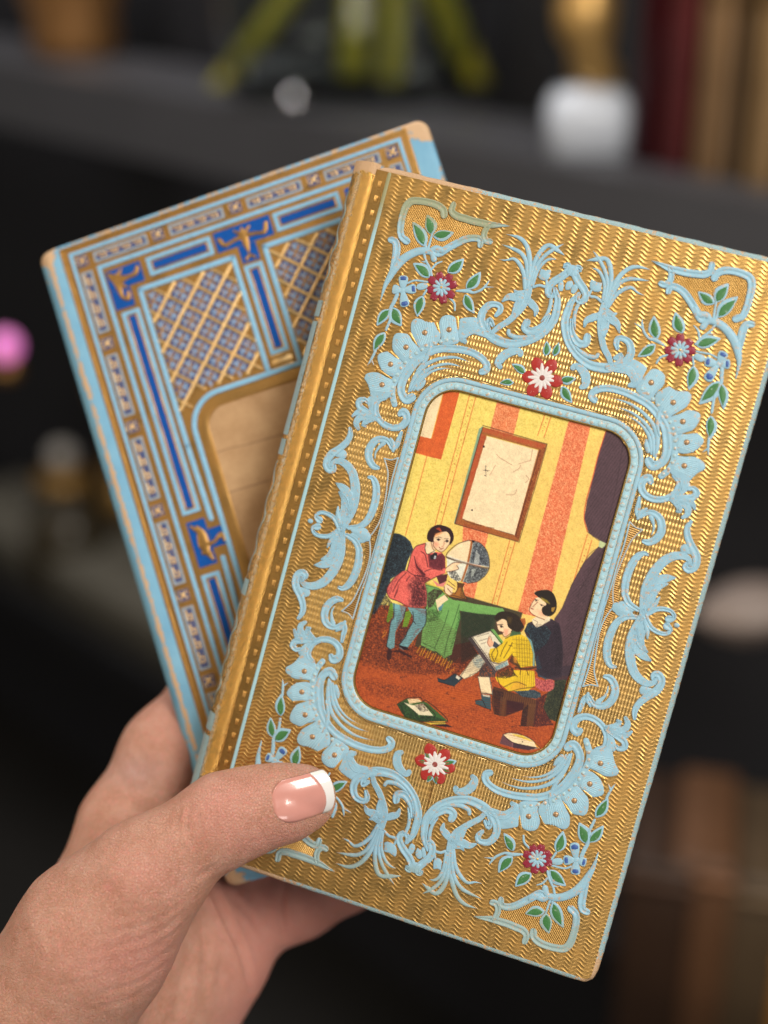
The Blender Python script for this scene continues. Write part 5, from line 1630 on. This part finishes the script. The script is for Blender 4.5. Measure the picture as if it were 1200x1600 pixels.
def capsules():
    """(a, ra, b, rb, blend)"""
    L = []
    thumb = [(62, 1598, 354, 21.5), (152, 1460, 346, 17.6), (228, 1372, 342, 12.6), (300, 1312, 341, 9.4), (352, 1280, 341.5, 10.2), (405, 1262, 342.5, 8.9), (452, 1253, 343.5, 8.0), (478, 1246, 344.5, 7.0)]
    back = [(60, 1655, 372, 24.5), (125, 1532, 376, 21), (184, 1426, 378, 18.4), (206, 1296, 382, 13.0), (262, 1178, 389, 11.4), (330, 1085, 398, 10.2)]
    for ch, k in ((thumb[2:], 4.5), (thumb[:3], 8.0), (back, 7.0)):
        for (a, b) in zip(ch[:-1], ch[1:]):
            L.append((P3(*a[:3]), a[3], P3(*b[:3]), b[3], k))
    # palm: one metacarpal pad per finger
    for a, b, k in (((60, 1640, 384, 22), (215, 1380, 392, 13), 9), ((110, 1680, 388, 20), (275, 1410, 394, 12), 9), ((170, 1700, 390, 19), (330, 1452, 394, 11.5), 9),
                    ((195, 1710, 391, 17), (352, 1500, 392, 12.3), 9), ((-110, 1870, 375, 31), (48, 1660, 372, 25), 12), ((250, 1560, 380, 12), (330, 1420, 388, 8), 10)):
        L.append((P3(*a[:3]), a[3], P3(*b[:3]), b[3], k))
    # fingers spread behind the books
    for ch in ([(330, 1085, 399, 10.2), (470, 1010, 402, 9.4), (570, 985, 401, 8.0)],
               [(270, 1330, 398, 11), (420, 1225, 404, 10.2), (560, 1180, 406, 9.4), (660, 1170, 404, 8.0)],
               [(325, 1400, 398, 10.5), (470, 1335, 404, 10.0), (590, 1310, 404, 9.2), (670, 1305, 402, 7.8)],
               [(370, 1455, 395, 10.5), (470, 1406, 398, 9.6), (540, 1372, 400, 8.6), (620, 1350, 398, 7.2)]):
        for a, b in zip(ch[:-1], ch[1:]):
            L.append((P3(*a[:3]), a[3], P3(*b[:3]), b[3], 4.5))
    return L


VOX = 0.85
lo = np.array([-135.0, -185.0, -418.0])
hi = np.array([22.0, -20.0, -318.0])
dims = np.ceil((hi - lo) / VOX).astype(int)
gx, gy, gz = [lo[i] + VOX * np.arange(dims[i]) for i in range(3)]


def sdf(P):
    d = np.full(P.shape[:-1], 60.0, np.float32)
    for a, ra, b, rb, k in capsules():
        ab = b - a
        t_ = np.clip(((P - a) @ ab) / (ab @ ab), 0, 1)
        q = P - a - t_[..., None] * ab
        dd = np.sqrt((q * q).sum(-1)) - (ra + (rb - ra) * t_)
        h = np.clip(.5 + .5 * (d - dd) / k, 0, 1)
        d = d * (1 - h) + dd * h - k * h * (1 - h)
    return d


G = np.stack(np.meshgrid(gx, gy, gz, indexing='ij'), -1).astype(np.float32)
D = np.empty(G.shape[:3], np.float32)
for i in range(0, dims[0], 16):
    D[i:i + 16] = sdf(G[i:i + 16])
del G
# naive surface nets
s = D < 0
c8 = [(i, j, k) for i in (0, 1) for j in (0, 1) for k in (0, 1)]
n0, n1, n2 = [d - 1 for d in dims]
cnt = sum(s[i:i + n0, j:j + n1, k:k + n2].astype(np.int8) for i, j, k in c8)
act = (cnt > 0) & (cnt < 8)
vid = np.full(act.shape, -1, np.int64)
cells = np.argwhere(act)
vid[act] = np.arange(len(cells))
acc = np.zeros((len(cells), 3))
num = np.zeros(len(cells))
for a, b in [(a, b) for a in c8 for b in c8 if sum(b) - sum(a) == 1 and all(y >= x for x, y in zip(a, b))]:
    da = D[cells[:, 0] + a[0], cells[:, 1] + a[1], cells[:, 2] + a[2]]
    db = D[cells[:, 0] + b[0], cells[:, 1] + b[1], cells[:, 2] + b[2]]
    x = (da < 0) != (db < 0)
    t_ = np.where(x, da / np.where(x, da - db, 1), 0)
    acc += np.where(x[:, None], np.array(a) + t_[:, None] * (np.array(b) - np.array(a)), 0)
    num += x
HV = lo + VOX * (cells + acc / num[:, None])
quads = []
for ax in range(3):
    sh = [slice(None)] * 3
    sa, sb = list(sh), list(sh)
    sa[ax], sb[ax] = slice(0, -1), slice(1, None)
    A, B = s[tuple(sa)], s[tuple(sb)]
    u, w = [(1, 2), (2, 0), (0, 1)][ax]
    E_ = np.argwhere(A != B)
    ok = (E_[:, u] > 0) & (E_[:, w] > 0) & (E_[:, u] < dims[u] - 1) & (E_[:, w] < dims[w] - 1)
    E_ = E_[ok]
    flip = ~A[tuple(E_.T)]
    def cell(du, dw):
        c = E_.copy()
        c[:, u] -= du
        c[:, w] -= dw
        return vid[tuple(c.T)]
    q = np.stack([cell(1, 1), cell(0, 1), cell(0, 0), cell(1, 0)], 1)
    q[flip] = q[flip][:, ::-1]
    quads.append(q)
quads = np.concatenate(quads)


def grad(P, e=.3):
    g = np.stack([sdf(P + np.eye(3)[i] * e) - sdf(P - np.eye(3)[i] * e) for i in range(3)], -1)
    return g / (np.linalg.norm(g, axis=-1, keepdims=True) + 1e-9)


N = grad(HV)
HV = HV - N * sdf(HV)[:, None]
# skin folds: photo position of each point, used only to lay the creases where the real ones are
pxh = 600 + FPX * HV[:, 0] / -HV[:, 2]
pyh = 800 - FPX * HV[:, 1] / -HV[:, 2]
dep = -HV[:, 2]
rs = np.random.RandomState(2)


def gauss(x, y, cx, cy, sx, sy, ang=0.0):
    c, s_ = math.cos(ang), math.sin(ang)
    u = (x - cx) * c + (y - cy) * s_
    v = -(x - cx) * s_ + (y - cy) * c
    return np.exp(-.5 * ((u / sx) ** 2 + (v / sy) ** 2))


def crease(pts, width, depth, front=True, lim=378):
    global disp
    P = catmull([(x, y, 0) for x, y in pts], step=4)[:, :2]
    d = np.full(len(HV), 1e9)
    sel = (pxh > P[:, 0].min() - 30) & (pxh < P[:, 0].max() + 30) & (pyh > P[:, 1].min() - 30) & (pyh < P[:, 1].max() + 30) & ((dep < lim) if front else (dep > lim))
    i = np.where(sel)[0]
    if not len(i):
        return
    Q = np.stack([pxh[i], pyh[i]], 1)
    dm = np.min(np.linalg.norm(Q[:, None] - P[None], axis=2), axis=1)
    end = np.minimum(np.linalg.norm(Q - P[0], axis=1), np.linalg.norm(Q - P[-1], axis=1))
    f = np.clip(end / 18, 0, 1)
    disp[i] -= depth * f * (np.exp(-(dm / width) ** 2) - .35 * np.exp(-((dm - width * 2.2) / width) ** 2))


disp = np.zeros(len(HV))
fr = (dep < 362)
# fan of folds over the ball of the thumb
for k, (pts, dpt) in enumerate([([(296, 1382), (262, 1412), (215, 1428), (160, 1432)], .30), ([(290, 1402), (255, 1432), (205, 1450), (145, 1462)], .33), ([(288, 1424), (250, 1455), (196, 1475), (128, 1490)], .30),
                                ([(284, 1448), (240, 1480), (180, 1500), (110, 1512)], .26), ([(278, 1474), (232, 1506), (170, 1526), (90, 1540)], .22), ([(266, 1502), (214, 1536), (150, 1552)], .22), ([(300, 1365), (270, 1390), (236, 1404)], .30), ([(252, 1530), (200, 1562), (130, 1580)], .18)]):
    crease(pts, 3.3, dpt * (.85 + .45 * ((k * 7) % 3) / 2))
    crease([(x - 4, y + 10 + 2 * (k % 2)) for x, y in pts], 2.6, dpt * .5)
for pts in ([(283, 1262), (278, 1290), (285, 1318), (300, 1338)], [(300, 1250), (292, 1285), (300, 1320)], [(322, 1240), (345, 1236), (352, 1256)], [(318, 1258), (310, 1285), (322, 1310)], [(335, 1230), (330, 1252)]):
    crease(pts, 2.6, .60)
crease([(338, 1352), (322, 1362), (300, 1378)], 4, .5)
for pts, w, dpt in (([(330, 1385), (355, 1440), (378, 1490), (392, 1545)], 5, .9), ([(316, 1440), (322, 1500), (318, 1560)], 7, .5), ([(443, 1382), (438, 1420), (446, 1462)], 5, .9), ([(360, 1400), (390, 1430), (420, 1470)], 5, .35), ([(290, 1500), (280, 1560), (270, 1600)], 8, .4), ([(345, 1500), (340, 1560)], 6, .35)):
    crease(pts, w, dpt, False, 366)
for pts in ([(215, 1170), (225, 1195), (222, 1225)], [(190, 1215), (210, 1235), (232, 1232)], [(205, 1190), (218, 1210)]):
    crease(pts, 5, .35, False, 366)
HV = HV + N * disp[:, None]
me = bpy.data.meshes.new('hand')
me.vertices.add(len(HV))
me.vertices.foreach_set('co', (HV / 1000).ravel().astype(np.float32))
me.loops.add(quads.size)
me.loops.foreach_set('vertex_index', quads.ravel().astype(np.int32))
me.polygons.add(len(quads))
me.polygons.foreach_set('loop_start', (np.arange(len(quads)) * 4).astype(np.int32))
me.update(calc_edges=True)
me.polygons.foreach_set('use_smooth', [True] * len(quads))
# flush: palm and finger pads are pinker than the back of the hand
flush = .85 * np.clip((dep - 372) / 12, 0, 1) * np.clip((pxh - 285) / 60, 0, 1) * np.clip((pyh - 1300) / 60, 0, 1)
flush += .75 * np.clip((dep - 374) / 10, 0, 1) * gauss(pxh, pyh, 285, 1230, 40, 110)
flush += .5 * gauss(pxh, pyh, 430, 1310, 70, 22) * fr + .25 * gauss(pxh, pyh, 240, 1490, 70, 50) * fr + .35 * gauss(pxh, pyh, 390, 1235, 34, 20) * fr
flush += .9 * gauss(pxh, pyh, 168, 1386, 5, 5)
flush += .5 * gauss(pxh, pyh, 335, 1265, 34, 30) * fr + .4 * gauss(pxh, pyh, 228, 1365, 40, 30) * fr + .4 * gauss(pxh, pyh, 200, 1500, 90, 30) * fr
at = me.color_attributes.new('flush', 'FLOAT_COLOR', 'POINT')
fl = np.clip(flush, 0, 1)
at.data.foreach_set('color', np.stack([fl, np.clip(gauss(pxh, pyh, 215, 1205, 30, 20), 0, 1), fl * 0, fl * 0 + 1], 1).ravel().astype(np.float32))
t = NT('skin')
v_ = t.coords()
sp = t.t.nodes.new('ShaderNodeSeparateColor')
t.put(sp.inputs[0], t.node('ShaderNodeAttribute', 0, {'attribute_name': 'flush'}))
n_ = t.noise(v_, .16, 5.0, .65)
base = t.mix(t.ramp(n_, .35, .68), (.51, .25, .165), (.64, .355, .26))
base = t.mix(t.ramp(t.noise(v_, .9, 3.0, .6), .5, .75), base, (.67, .29, .225))
base = t.mix(t.math('MULTIPLY', sp.outputs[0], .85), base, (.64, .265, .215))
base = t.mix(t.math('MULTIPLY', sp.outputs[1], .35), base, (.34, .24, .25))
cells_ = t.node('ShaderNodeTexVoronoi', 0, {'feature': 'DISTANCE_TO_EDGE'}, Vector=v_, Scale=1.5)
h_ = t.math('ADD', t.math('MULTIPLY', t.math('MINIMUM', cells_, .12), 4.0), t.math('ADD', t.noise(v_, 1.0, 4.0, .6), t.math('MULTIPLY', t.noise(v_, 3.5, 3.0), .5)))
t.set(Base_Color=base, Roughness=t.math('ADD', .33, t.math('MULTIPLY', t.noise(v_, 1.2, 3.0), .18)), Normal=t.bump(h_, .00040, .85),
      Subsurface_Weight=.35, Subsurface_Radius=(1.0, .35, .2), Subsurface_Scale=.0022, Specular_IOR_Level=.5)
me.materials.append(t.m)
hand = bpy.data.objects.new('hand', me)
C.objects.link(hand)
hand.matrix_world = CAM
tag(hand, 'bare left hand with a glossy white tipped thumbnail, holding both books', 'hand')

# thumbnail: arched plate from the cuticle to a white free edge
TA, TB = P3(418, 1252, 1.0), P3(514, 1229, 1.0)
ax1 = (P3(511, 1219, 345) - P3(417, 1239, 342.0))
LN = np.linalg.norm(ax1)
ax1 /= LN
toward = np.array([0.04, -.17, 1.0])
ax2 = np.cross(toward, ax1)
ax2 /= np.linalg.norm(ax2)
ax3 = np.cross(ax1, ax2)


def nail_pt(u, v, lift=0.0):
    """u 0..1 along the nail, v -1..1 across"""
    half = 5.15 * (1 - .10 * (1 - u) ** 2)
    if u > .86:
        half *= math.sqrt(max(1 - ((u - .86) / .14) ** 2 * .92, .02)) if u < 1 else .28
    if u < .26:
        half *= math.sqrt(max(1 - ((.26 - u) / .26) ** 2 * .90, .02))
    y = v * half
    Rr = 8.6
    z = math.sqrt(max(Rr * Rr - y * y, 0)) - Rr
    arch = -1.0 * (u - .42) ** 2 * 2.2
    base = np.array(P3(417, 1239, 342.0))
    q = base + ax1 * (u * LN) + ax2 * y
    zz = NZ + z + arch
    line_ = q + ax3 * NAIL_H[:, None]
    hit = np.where(sdf(line_) < 0)[0]
    if len(hit) and u < .93:                     # never sink below the flesh
        edge = min(1.0, 3 * (1 - abs(v)), 5 * u + .0)
        zz = max(zz, NAIL_H[hit[0]] + .10 + .35 * max(edge, 0))
    return q + ax3 * (zz + lift)


NAIL_H = np.arange(14, -4, -.08)
# find how high the flesh stands at the nail bed
NZ = 0.0
for h_try in np.arange(14, -6, -.1):
    if sdf(np.array([P3(417, 1239, 342.0) + ax1 * LN * .42 + ax3 * h_try]))[0] < 0:
        NZ = h_try + .55
        break


def nail_grid(u0, u1, lift, smile=0.0, nu=16, nv=15, under=False):
    V, F = [], []
    for i in range(nu):
        for j in range(nv):
            v = -1 + 2 * j / (nv - 1)
            a, b = u0(v), u1(v)
            u = a + (b - a) * i / (nu - 1)
            V.append(nail_pt(u, v, lift))
    F = [(i * nv + j, i * nv + j + 1, (i + 1) * nv + j + 1, (i + 1) * nv + j) for i in range(nu - 1) for j in range(nv - 1)]
    # give the plate thickness
    n = len(V)
    V += [p - ax3 * .7 for p in V]
    rim = [j for j in range(nv)] + [i * nv + nv - 1 for i in range(1, nu)] + [(nu - 1) * nv + j for j in range(nv - 2, -1, -1)] + [i * nv for i in range(nu - 2, 0, -1)]
    F += [(rim[k], rim[(k + 1) % len(rim)], rim[(k + 1) % len(rim)] + n, rim[k] + n) for k in range(len(rim))]
    F += [tuple(q + n for q in f[::-1]) for f in F[:(nu - 1) * (nv - 1)]]
    return np.array(V), F


smile = lambda v: .855 - .13 * v * v - .05 * v
np_ = plain_mat('nail_gel_pink', (.64, .29, .24), .25, var=.08, scale=.25, mm=True, Coat_Weight=.8, Coat_Roughness=.07)
nw_ = plain_mat('nail_tip_white', (.86, .83, .80), .12, var=.03, scale=.3, mm=True, Coat_Weight=.8, Coat_Roughness=.07)
v, f = nail_grid(lambda v: 0.0, smile, 0.0)
nail = mesh_obj('nail', v, f, np_, hand, solid=True)
v, f = nail_grid(smile, lambda v: 1.0, .02)
nail_tip = mesh_obj('nail_tip', v, f, nw_, nail, solid=True)
# ------------------------------------------------------------ the shop behind: dark shelves and what stands on them
def W(px, py, d):
    return np.array(cam_pt(px, py, d))


def wmesh(name, V, F, mat, parent=None, smooth=True):
    me = bpy.data.meshes.new(name)
    me.from_pydata([tuple(p) for p in V], [], F)
    me.materials.append(mat)
    bm = bmesh.new()
    bm.from_mesh(me)
    bmesh.ops.recalc_face_normals(bm, faces=bm.faces)
    bm.to_mesh(me)
    bm.free()
    if smooth:
        me.polygons.foreach_set('use_smooth', [True] * len(me.polygons))
    me.update()
    o = bpy.data.objects.new(name, me)
    C.objects.link(o)
    if parent is not None:
        o.parent = parent
    return o


def lathe(profile, n=24):
    V, F = [], []
    for r, z in profile:
        V += [(r * math.cos(a), r * math.sin(a), z) for a in np.linspace(0, 2 * math.pi, n, endpoint=False)]
    for k in range(len(profile) - 1):
        F += [(k * n + i, k * n + (i + 1) % n, (k + 1) * n + (i + 1) % n, (k + 1) * n + i) for i in range(n)]
    F.append(tuple(range(n))[::-1])
    F.append(tuple((len(profile) - 1) * n + i for i in range(n)))
    return V, F


def bevel_box(sx, sy, sz, b=.004):
    """A box standing on z = 0 with rounded vertical and top edges."""
    rings = []
    for o, z in ((0, 0), (0, sz - b), (b * .3, sz - b * .3), (b, sz)):
        P = rounded_rect(-sx / 2 + o, sx / 2 - o, -sy / 2 + o, sy / 2 - o, max(b, .0008), 3)
        rings.append([(x, y, z) for x, y in P])
    v, f = loft(rings)
    n = len(rings[0])
    f.append(tuple(range(n))[::-1])
    f.append(tuple(3 * n + i for i in range(n)))
    return v, f


# shelf line: far on the left, near on the right
BG = 1.45                            # how far off the shelves stand, against a first guess
SL, SRt = W(0, 92, 1.16 * BG), W(1060, 292, .74 * BG)
hz = (SL[2] + SRt[2]) / 2


def on_height(px, py, z):
    r = CAM.to_3x3() @ Vector(ray(px, py))
    k = (z - CAM_LOC.z) / r.z
    return np.array(CAM_LOC + r * k)


A_, B_ = on_height(-150, 70, hz), on_height(1350, 345, hz)
sd = (B_ - A_) / np.linalg.norm(B_ - A_)
sn = np.array([-sd[1], sd[0], 0])                       # away from the camera
if sn[1] < 0:
    sn = -sn
YAW = math.atan2(sd[1], sd[0])
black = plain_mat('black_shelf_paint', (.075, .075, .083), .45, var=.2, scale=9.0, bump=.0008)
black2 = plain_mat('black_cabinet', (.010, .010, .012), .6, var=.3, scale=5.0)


def board(name, z, thick, depth, label, front=0.0, mat=None):
    a, b = A_ - sd * .8 - sn * front, B_ + sd * .8 - sn * front
    V = []
    for zz in (z - thick, z):
        for p in (a, b, b + sn * depth, a + sn * depth):
            V.append((p[0], p[1], zz))
    F = [(3, 2, 1, 0), (4, 5, 6, 7), (0, 1, 5, 4), (1, 2, 6, 5), (2, 3, 7, 6), (3, 0, 4, 7)]
    o = wmesh(name, V, F, mat or black, smooth=False)
    return tag(o, label, 'shelf', 'black shelves behind the books')


board('shelf', hz, .050 * BG, .10 * BG, 'grey black shelf across the top, carrying the vase, the white based ornament and old books')
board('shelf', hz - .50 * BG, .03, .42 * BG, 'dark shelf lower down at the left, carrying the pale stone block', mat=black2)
a, b = A_ - sd * 1.5 + sn * .16 * BG, B_ + sd * 1.5 + sn * .16 * BG
o = wmesh('wall', [(a[0], a[1], -.6), (b[0], b[1], -.6), (b[0], b[1], 2.6), (a[0], a[1], 2.6)], [(0, 1, 2, 3)], plain_mat('black_wall', (.024, .024, .029), .7, var=.4, scale=1.5), smooth=False)
o['kind'] = 'structure'
o = wmesh('floor', [(-4, -3, -.02), (4, -3, -.02), (4, 4, -.02), (-4, 4, -.02)], [(0, 1, 2, 3)], plain_mat('dark_floor', (.02, .018, .016), .6, var=.3, scale=3.0), smooth=False)
o['kind'] = 'structure'


def stand(name, px, py, z, label, cat, yaw=0.0, back=0.0, group=None):
    p = on_height(px, py, z) + sn * back * BG
    return tag(empty(name, Matrix.Translation(Vector(p)) @ Matrix.Rotation(YAW + yaw, 4, 'Z') @ Matrix.Scale(BG, 4)), label, cat, group)


brass = plain_mat('aged_brass', (.50, .27, .08), .38, .85, var=.35, scale=25.0)
gilt = plain_mat('gilt_figure', (.62, .38, .13), .4, .7, var=.35, scale=30.0, bump=.002)
milk = plain_mat('milk_glass', (.76, .82, .92), .3, var=.06)
# white plinth with a gilt figure
r = stand('ornament', 866, 248, hz, 'gilt figurine on a rounded white block', 'ornament', back=.03, yaw=-YAW)
v, f = bevel_box(.047, .040, .036, .012)
wmesh('white_block', v, f, milk, r)
prof = [(.0, .040), (.011, .042), (.014, .050), (.011, .058), (.016, .070), (.017, .085), (.012, .096), (.015, .11), (.017, .125), (.010, .14), (.008, .16), (.012, .175), (.001, .19)]
v, f = lathe(prof, 18)
rs = np.random.RandomState(8)
wmesh('figurine', [(x + .006 * math.sin(z * 60), y * .8 + .004 * math.cos(z * 45), z - .005) for x, y, z in v], f, gilt, r)
# brass pot far left
r = stand('brass_pot', 45, 94, hz, 'brass pot standing at the left end of the top shelf', 'pot', back=.045)
v, f = lathe([(.03, 0), (.036, .01), (.034, .03), (.044, .06), (.046, .09), (.038, .12), (.043, .13), (.038, .135)])
wmesh('pot_body', v, f, plain_mat('copper_gilt', (.50, .25, .09), .4, .6, var=.3, scale=30.0), r)
v, f = lathe([(.037, .06), (.0475, .066), (.0475, .074), (.037, .08)])
wmesh('pot_band', v, f, gilt, r)
# vase of green stems
r = stand('flower_vase', 455, 176, hz, 'clear glass vase with thick yellow green stems', 'vase', back=.05, yaw=-YAW)
glass = NT('clear_glass')
glass.set(Base_Color=(.9, .95, .92), Roughness=.02, Transmission_Weight=1.0, IOR=1.3)
v, f = lathe([(.062, 0), (.078, .008), (.084, .05), (.086, .12), (.088, .2), (.085, .2), (.083, .12), (.081, .05), (.075, .012), (.0, .010)], 28)
v = [(x, y * .5, z) for x, y, z in v]
wmesh('glass_bowl', v, f, glass.m, r)
stem_m = plain_mat('stem_green', (.30, .27, .012), .5, var=.3, scale=20.0)
for k, (x0, y0, x1, y1, w) in enumerate(((-.082, .0, .055, .01, .0085), (.086, .01, .006, -.01, .0095), (.004, .01, .012, .015, .010), (.030, -.01, .034, .01, .007))):
    V, F = [], []
    n = 10
    for i in range(8):
        t_ = i / 7
        cxx, cyy, czz = x0 + (x1 - x0) * t_, y0 + (y1 - y0) * t_, .012 + .17 * t_ - .01 * abs(x0) / .07 * 0
        V += [(cxx + w * math.cos(a), cyy + w * .6 * math.sin(a), czz) for a in np.linspace(0, 2 * math.pi, n, endpoint=False)]
    F = [(i * n + j, i * n + (j + 1) % n, (i + 1) * n + (j + 1) % n, (i + 1) * n + j) for i in range(7) for j in range(n)]
    wmesh('stem', V, F, stem_m, r)
# glass beads that catch the light
pearl = plain_mat('silver_bead', (.85, .85, .9), .08, 1.0, var=.03)
for px, py, lab, rr_ in ((458, 182, 'bright silver bead on the shelf in front of the vase', .011), (372, 158, 'small dull silver bead on the shelf left of the vase', .007)):
    p = on_height(px, py, hz) - sn * .0
    r = tag(empty('bead', Matrix.Translation(Vector(p) + Vector((0, .02, 0)))), lab, 'bead')
    v, f = lathe([(.001, 0)] + [(rr_ * math.sin(a), rr_ - rr_ * math.cos(a)) for a in np.linspace(.2, 2.95, 9)] + [(.001, 2 * rr_)], 16)
    wmesh('bead_ball', v, f, pearl, r)
# old books at the right end
leather = {}
for i, (px, w, h, d, col, lab, gl) in enumerate(((972, .0135, .24, .05, (.070, .004, .008), 'dark red leather book, leftmost of the old books on the top shelf', (.12, .012, .02)),
                                                (1016, .0165, .25, .05, (.20, .040, .042), 'faded red leather book beside the dark red one', (.30, .08, .07)),
                                                (1070, .0185, .26, .05, (.50, .30, .15), 'tan leather book just right of the faded red one', (.52, .32, .14)),
                                                (1112, .0095, .24, .05, (.13, .075, .03), 'thin dark brown book between the two tan ones', (.22, .14, .06)),
                                                (1154, .0190, .25, .05, (.66, .42, .20), 'golden tan book, brightest of the old books on the top shelf', (.66, .42, .18)),
                                                (1212, .0200, .27, .05, (.40, .24, .10), 'brown leather book at the right edge of the top shelf', (.5, .3, .1)))):
    base_py = 262 + (px - 972) * .20
    r = stand('old_book', px, base_py, hz, lab, 'book', back=.015, group='old books on the top shelf')
    m_ = plain_mat('leather_%d' % i, col, .45, var=.35, scale=30.0, bump=.001)
    v, f = bevel_box(w, d, h, .006)
    wmesh('binding', [(x, y + d / 2, z) for x, y, z in v], f, m_, r)
    gm = plain_mat('gilt_band_%d' % i, gl, .4, .6, var=.4, scale=40.0)
    for zb in (.205,):
        v, f = bevel_box(w * 1.03, .012, .004, .0015)
        wmesh('spine_band', [(x, y + .0045, z + zb) for x, y, z in v], f, gm, r)
    v, f = bevel_box(w * .5, .006, .03, .002)
    wmesh('spine_label', [(x, y + .0015, z + .085) for x, y, z in v], f, gm, r)
# pale stone block, brass dish and pink lamp at the left
lz = hz - .50 * BG
r = stand('stone_block', 95, 958, lz, 'low pale stone block on the lower shelf', 'stone block', back=.05)
st = plain_mat('grey_stone', (.13, .12, .095), .7, var=.25, scale=18.0)
v, f = bevel_box(.40, .10, .055, .006)
wmesh('stone', v, f, st, r)
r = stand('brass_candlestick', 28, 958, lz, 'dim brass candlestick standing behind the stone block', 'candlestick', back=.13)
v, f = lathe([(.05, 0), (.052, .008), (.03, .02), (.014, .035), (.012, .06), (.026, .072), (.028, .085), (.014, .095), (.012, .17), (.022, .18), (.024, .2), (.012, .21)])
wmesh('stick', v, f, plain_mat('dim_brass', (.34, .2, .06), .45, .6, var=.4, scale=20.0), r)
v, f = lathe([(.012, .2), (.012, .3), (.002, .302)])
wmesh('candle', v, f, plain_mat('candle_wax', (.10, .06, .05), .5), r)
r = stand('perfume_bottle', 34, 955, lz, 'dim brown bottle with a round stopper coloured pale for its blurred highlight, above the stone block', 'bottle', back=.06)
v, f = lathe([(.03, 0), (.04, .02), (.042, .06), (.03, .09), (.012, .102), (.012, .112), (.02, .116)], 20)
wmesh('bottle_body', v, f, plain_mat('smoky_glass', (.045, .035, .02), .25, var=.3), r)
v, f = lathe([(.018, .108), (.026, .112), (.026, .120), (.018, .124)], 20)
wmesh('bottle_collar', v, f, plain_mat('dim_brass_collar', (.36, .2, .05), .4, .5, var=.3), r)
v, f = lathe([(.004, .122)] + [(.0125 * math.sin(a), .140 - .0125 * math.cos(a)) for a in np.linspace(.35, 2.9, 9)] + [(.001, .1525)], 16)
wmesh('bottle_stopper', v, f, plain_mat('stopper_highlight', (.50, .47, .43), .3, var=.05), r)  # pale colour stands in for the blurred highlight on the ball
p = cam_pt(8, 541, 1.3)
r = tag(empty('pink_lamp', Matrix.Translation(p) @ Matrix.Scale(1.45, 4)), 'small round pink lamp glowing at the left edge', 'lamp')
pk = NT('pink_lamp_glass')
pk.set(Base_Color=(.8, .3, .6), Roughness=.4, Emission_Color=(.95, .22, .70), Emission_Strength=.85)
v, f = lathe([(.001, -.0085)] + [(.0085 * math.sin(a), -.0085 * math.cos(a)) for a in np.linspace(.25, 2.9, 9)] + [(.001, .0085)], 18)
wmesh('lamp_globe', v, f, pk.m, r)
v, f = lathe([(.006, -.02), (.008, -.018), (.006, -.0075)], 14)
wmesh('lamp_foot', v, f, brass, r)
# right: pale shell-like ornament and low shelf of dark books
p = cam_pt(1180, 962, 1.15)
r = tag(empty('shell_ornament', Matrix.Translation(p) @ Matrix.Scale(.95, 4)), 'pale pinkish shell lying at the right edge', 'shell')
V, F = [], []
n = 20
for i in range(14):
    u = i / 13
    for j in range(n):
        a = 2 * math.pi * j / n
        rr_ = (.004 + .024 * math.sin(math.pi * u ** .8)) * (1 + .12 * math.cos(6 * a))
        V.append((-.05 + .11 * u, rr_ * math.cos(a), rr_ * math.sin(a) * .8 + .012 * u))
F = [(i * n + j, i * n + (j + 1) % n, (i + 1) * n + (j + 1) % n, (i + 1) * n + j) for i in range(13) for j in range(n)]
wmesh('shell_body', V, F, plain_mat('shell_pale', (.34, .27, .235), .45, var=.25, scale=30.0), r)
for i, (px, py, w, h, col, lab) in enumerate(((1000, 1680, .050, .26, (.045, .022, .012), 'nearly black brown book, leftmost in the lower right row'), (1060, 1690, .045, .27, (.14, .065, .03), 'dark brown book beside the nearly black one'),
                                              (1125, 1700, .052, .26, (.10, .065, .035), 'dark grey brown book left of the amber one'), (1186, 1700, .045, .20, (.45, .19, .025), 'amber yellow book at the lower right edge'))):
    q = cam_pt(px, py, 1.2)
    r = tag(empty('low_book', Matrix.Translation(q) @ Matrix.Rotation(YAW * .3, 4, 'Z')), lab, 'book', 'dim books in the lower right row')
    v, f = bevel_box(w, .12, h, .006)
    wmesh('binding', v, f, plain_mat('dim_leather_%d' % i, col, .5, var=.4, scale=20.0), r)
    for zb in (h - .02,):
        v, f = bevel_box(w * 1.02, .01, .008, .002)
        wmesh('spine_band', [(x, y - .058, z + zb) for x, y, z in v], f, plain_mat('dim_gilt_%d' % i, tuple(min(1, c * 2.2 + .01) for c in col), .45, .4), r)
bpy.context.view_layer.update()
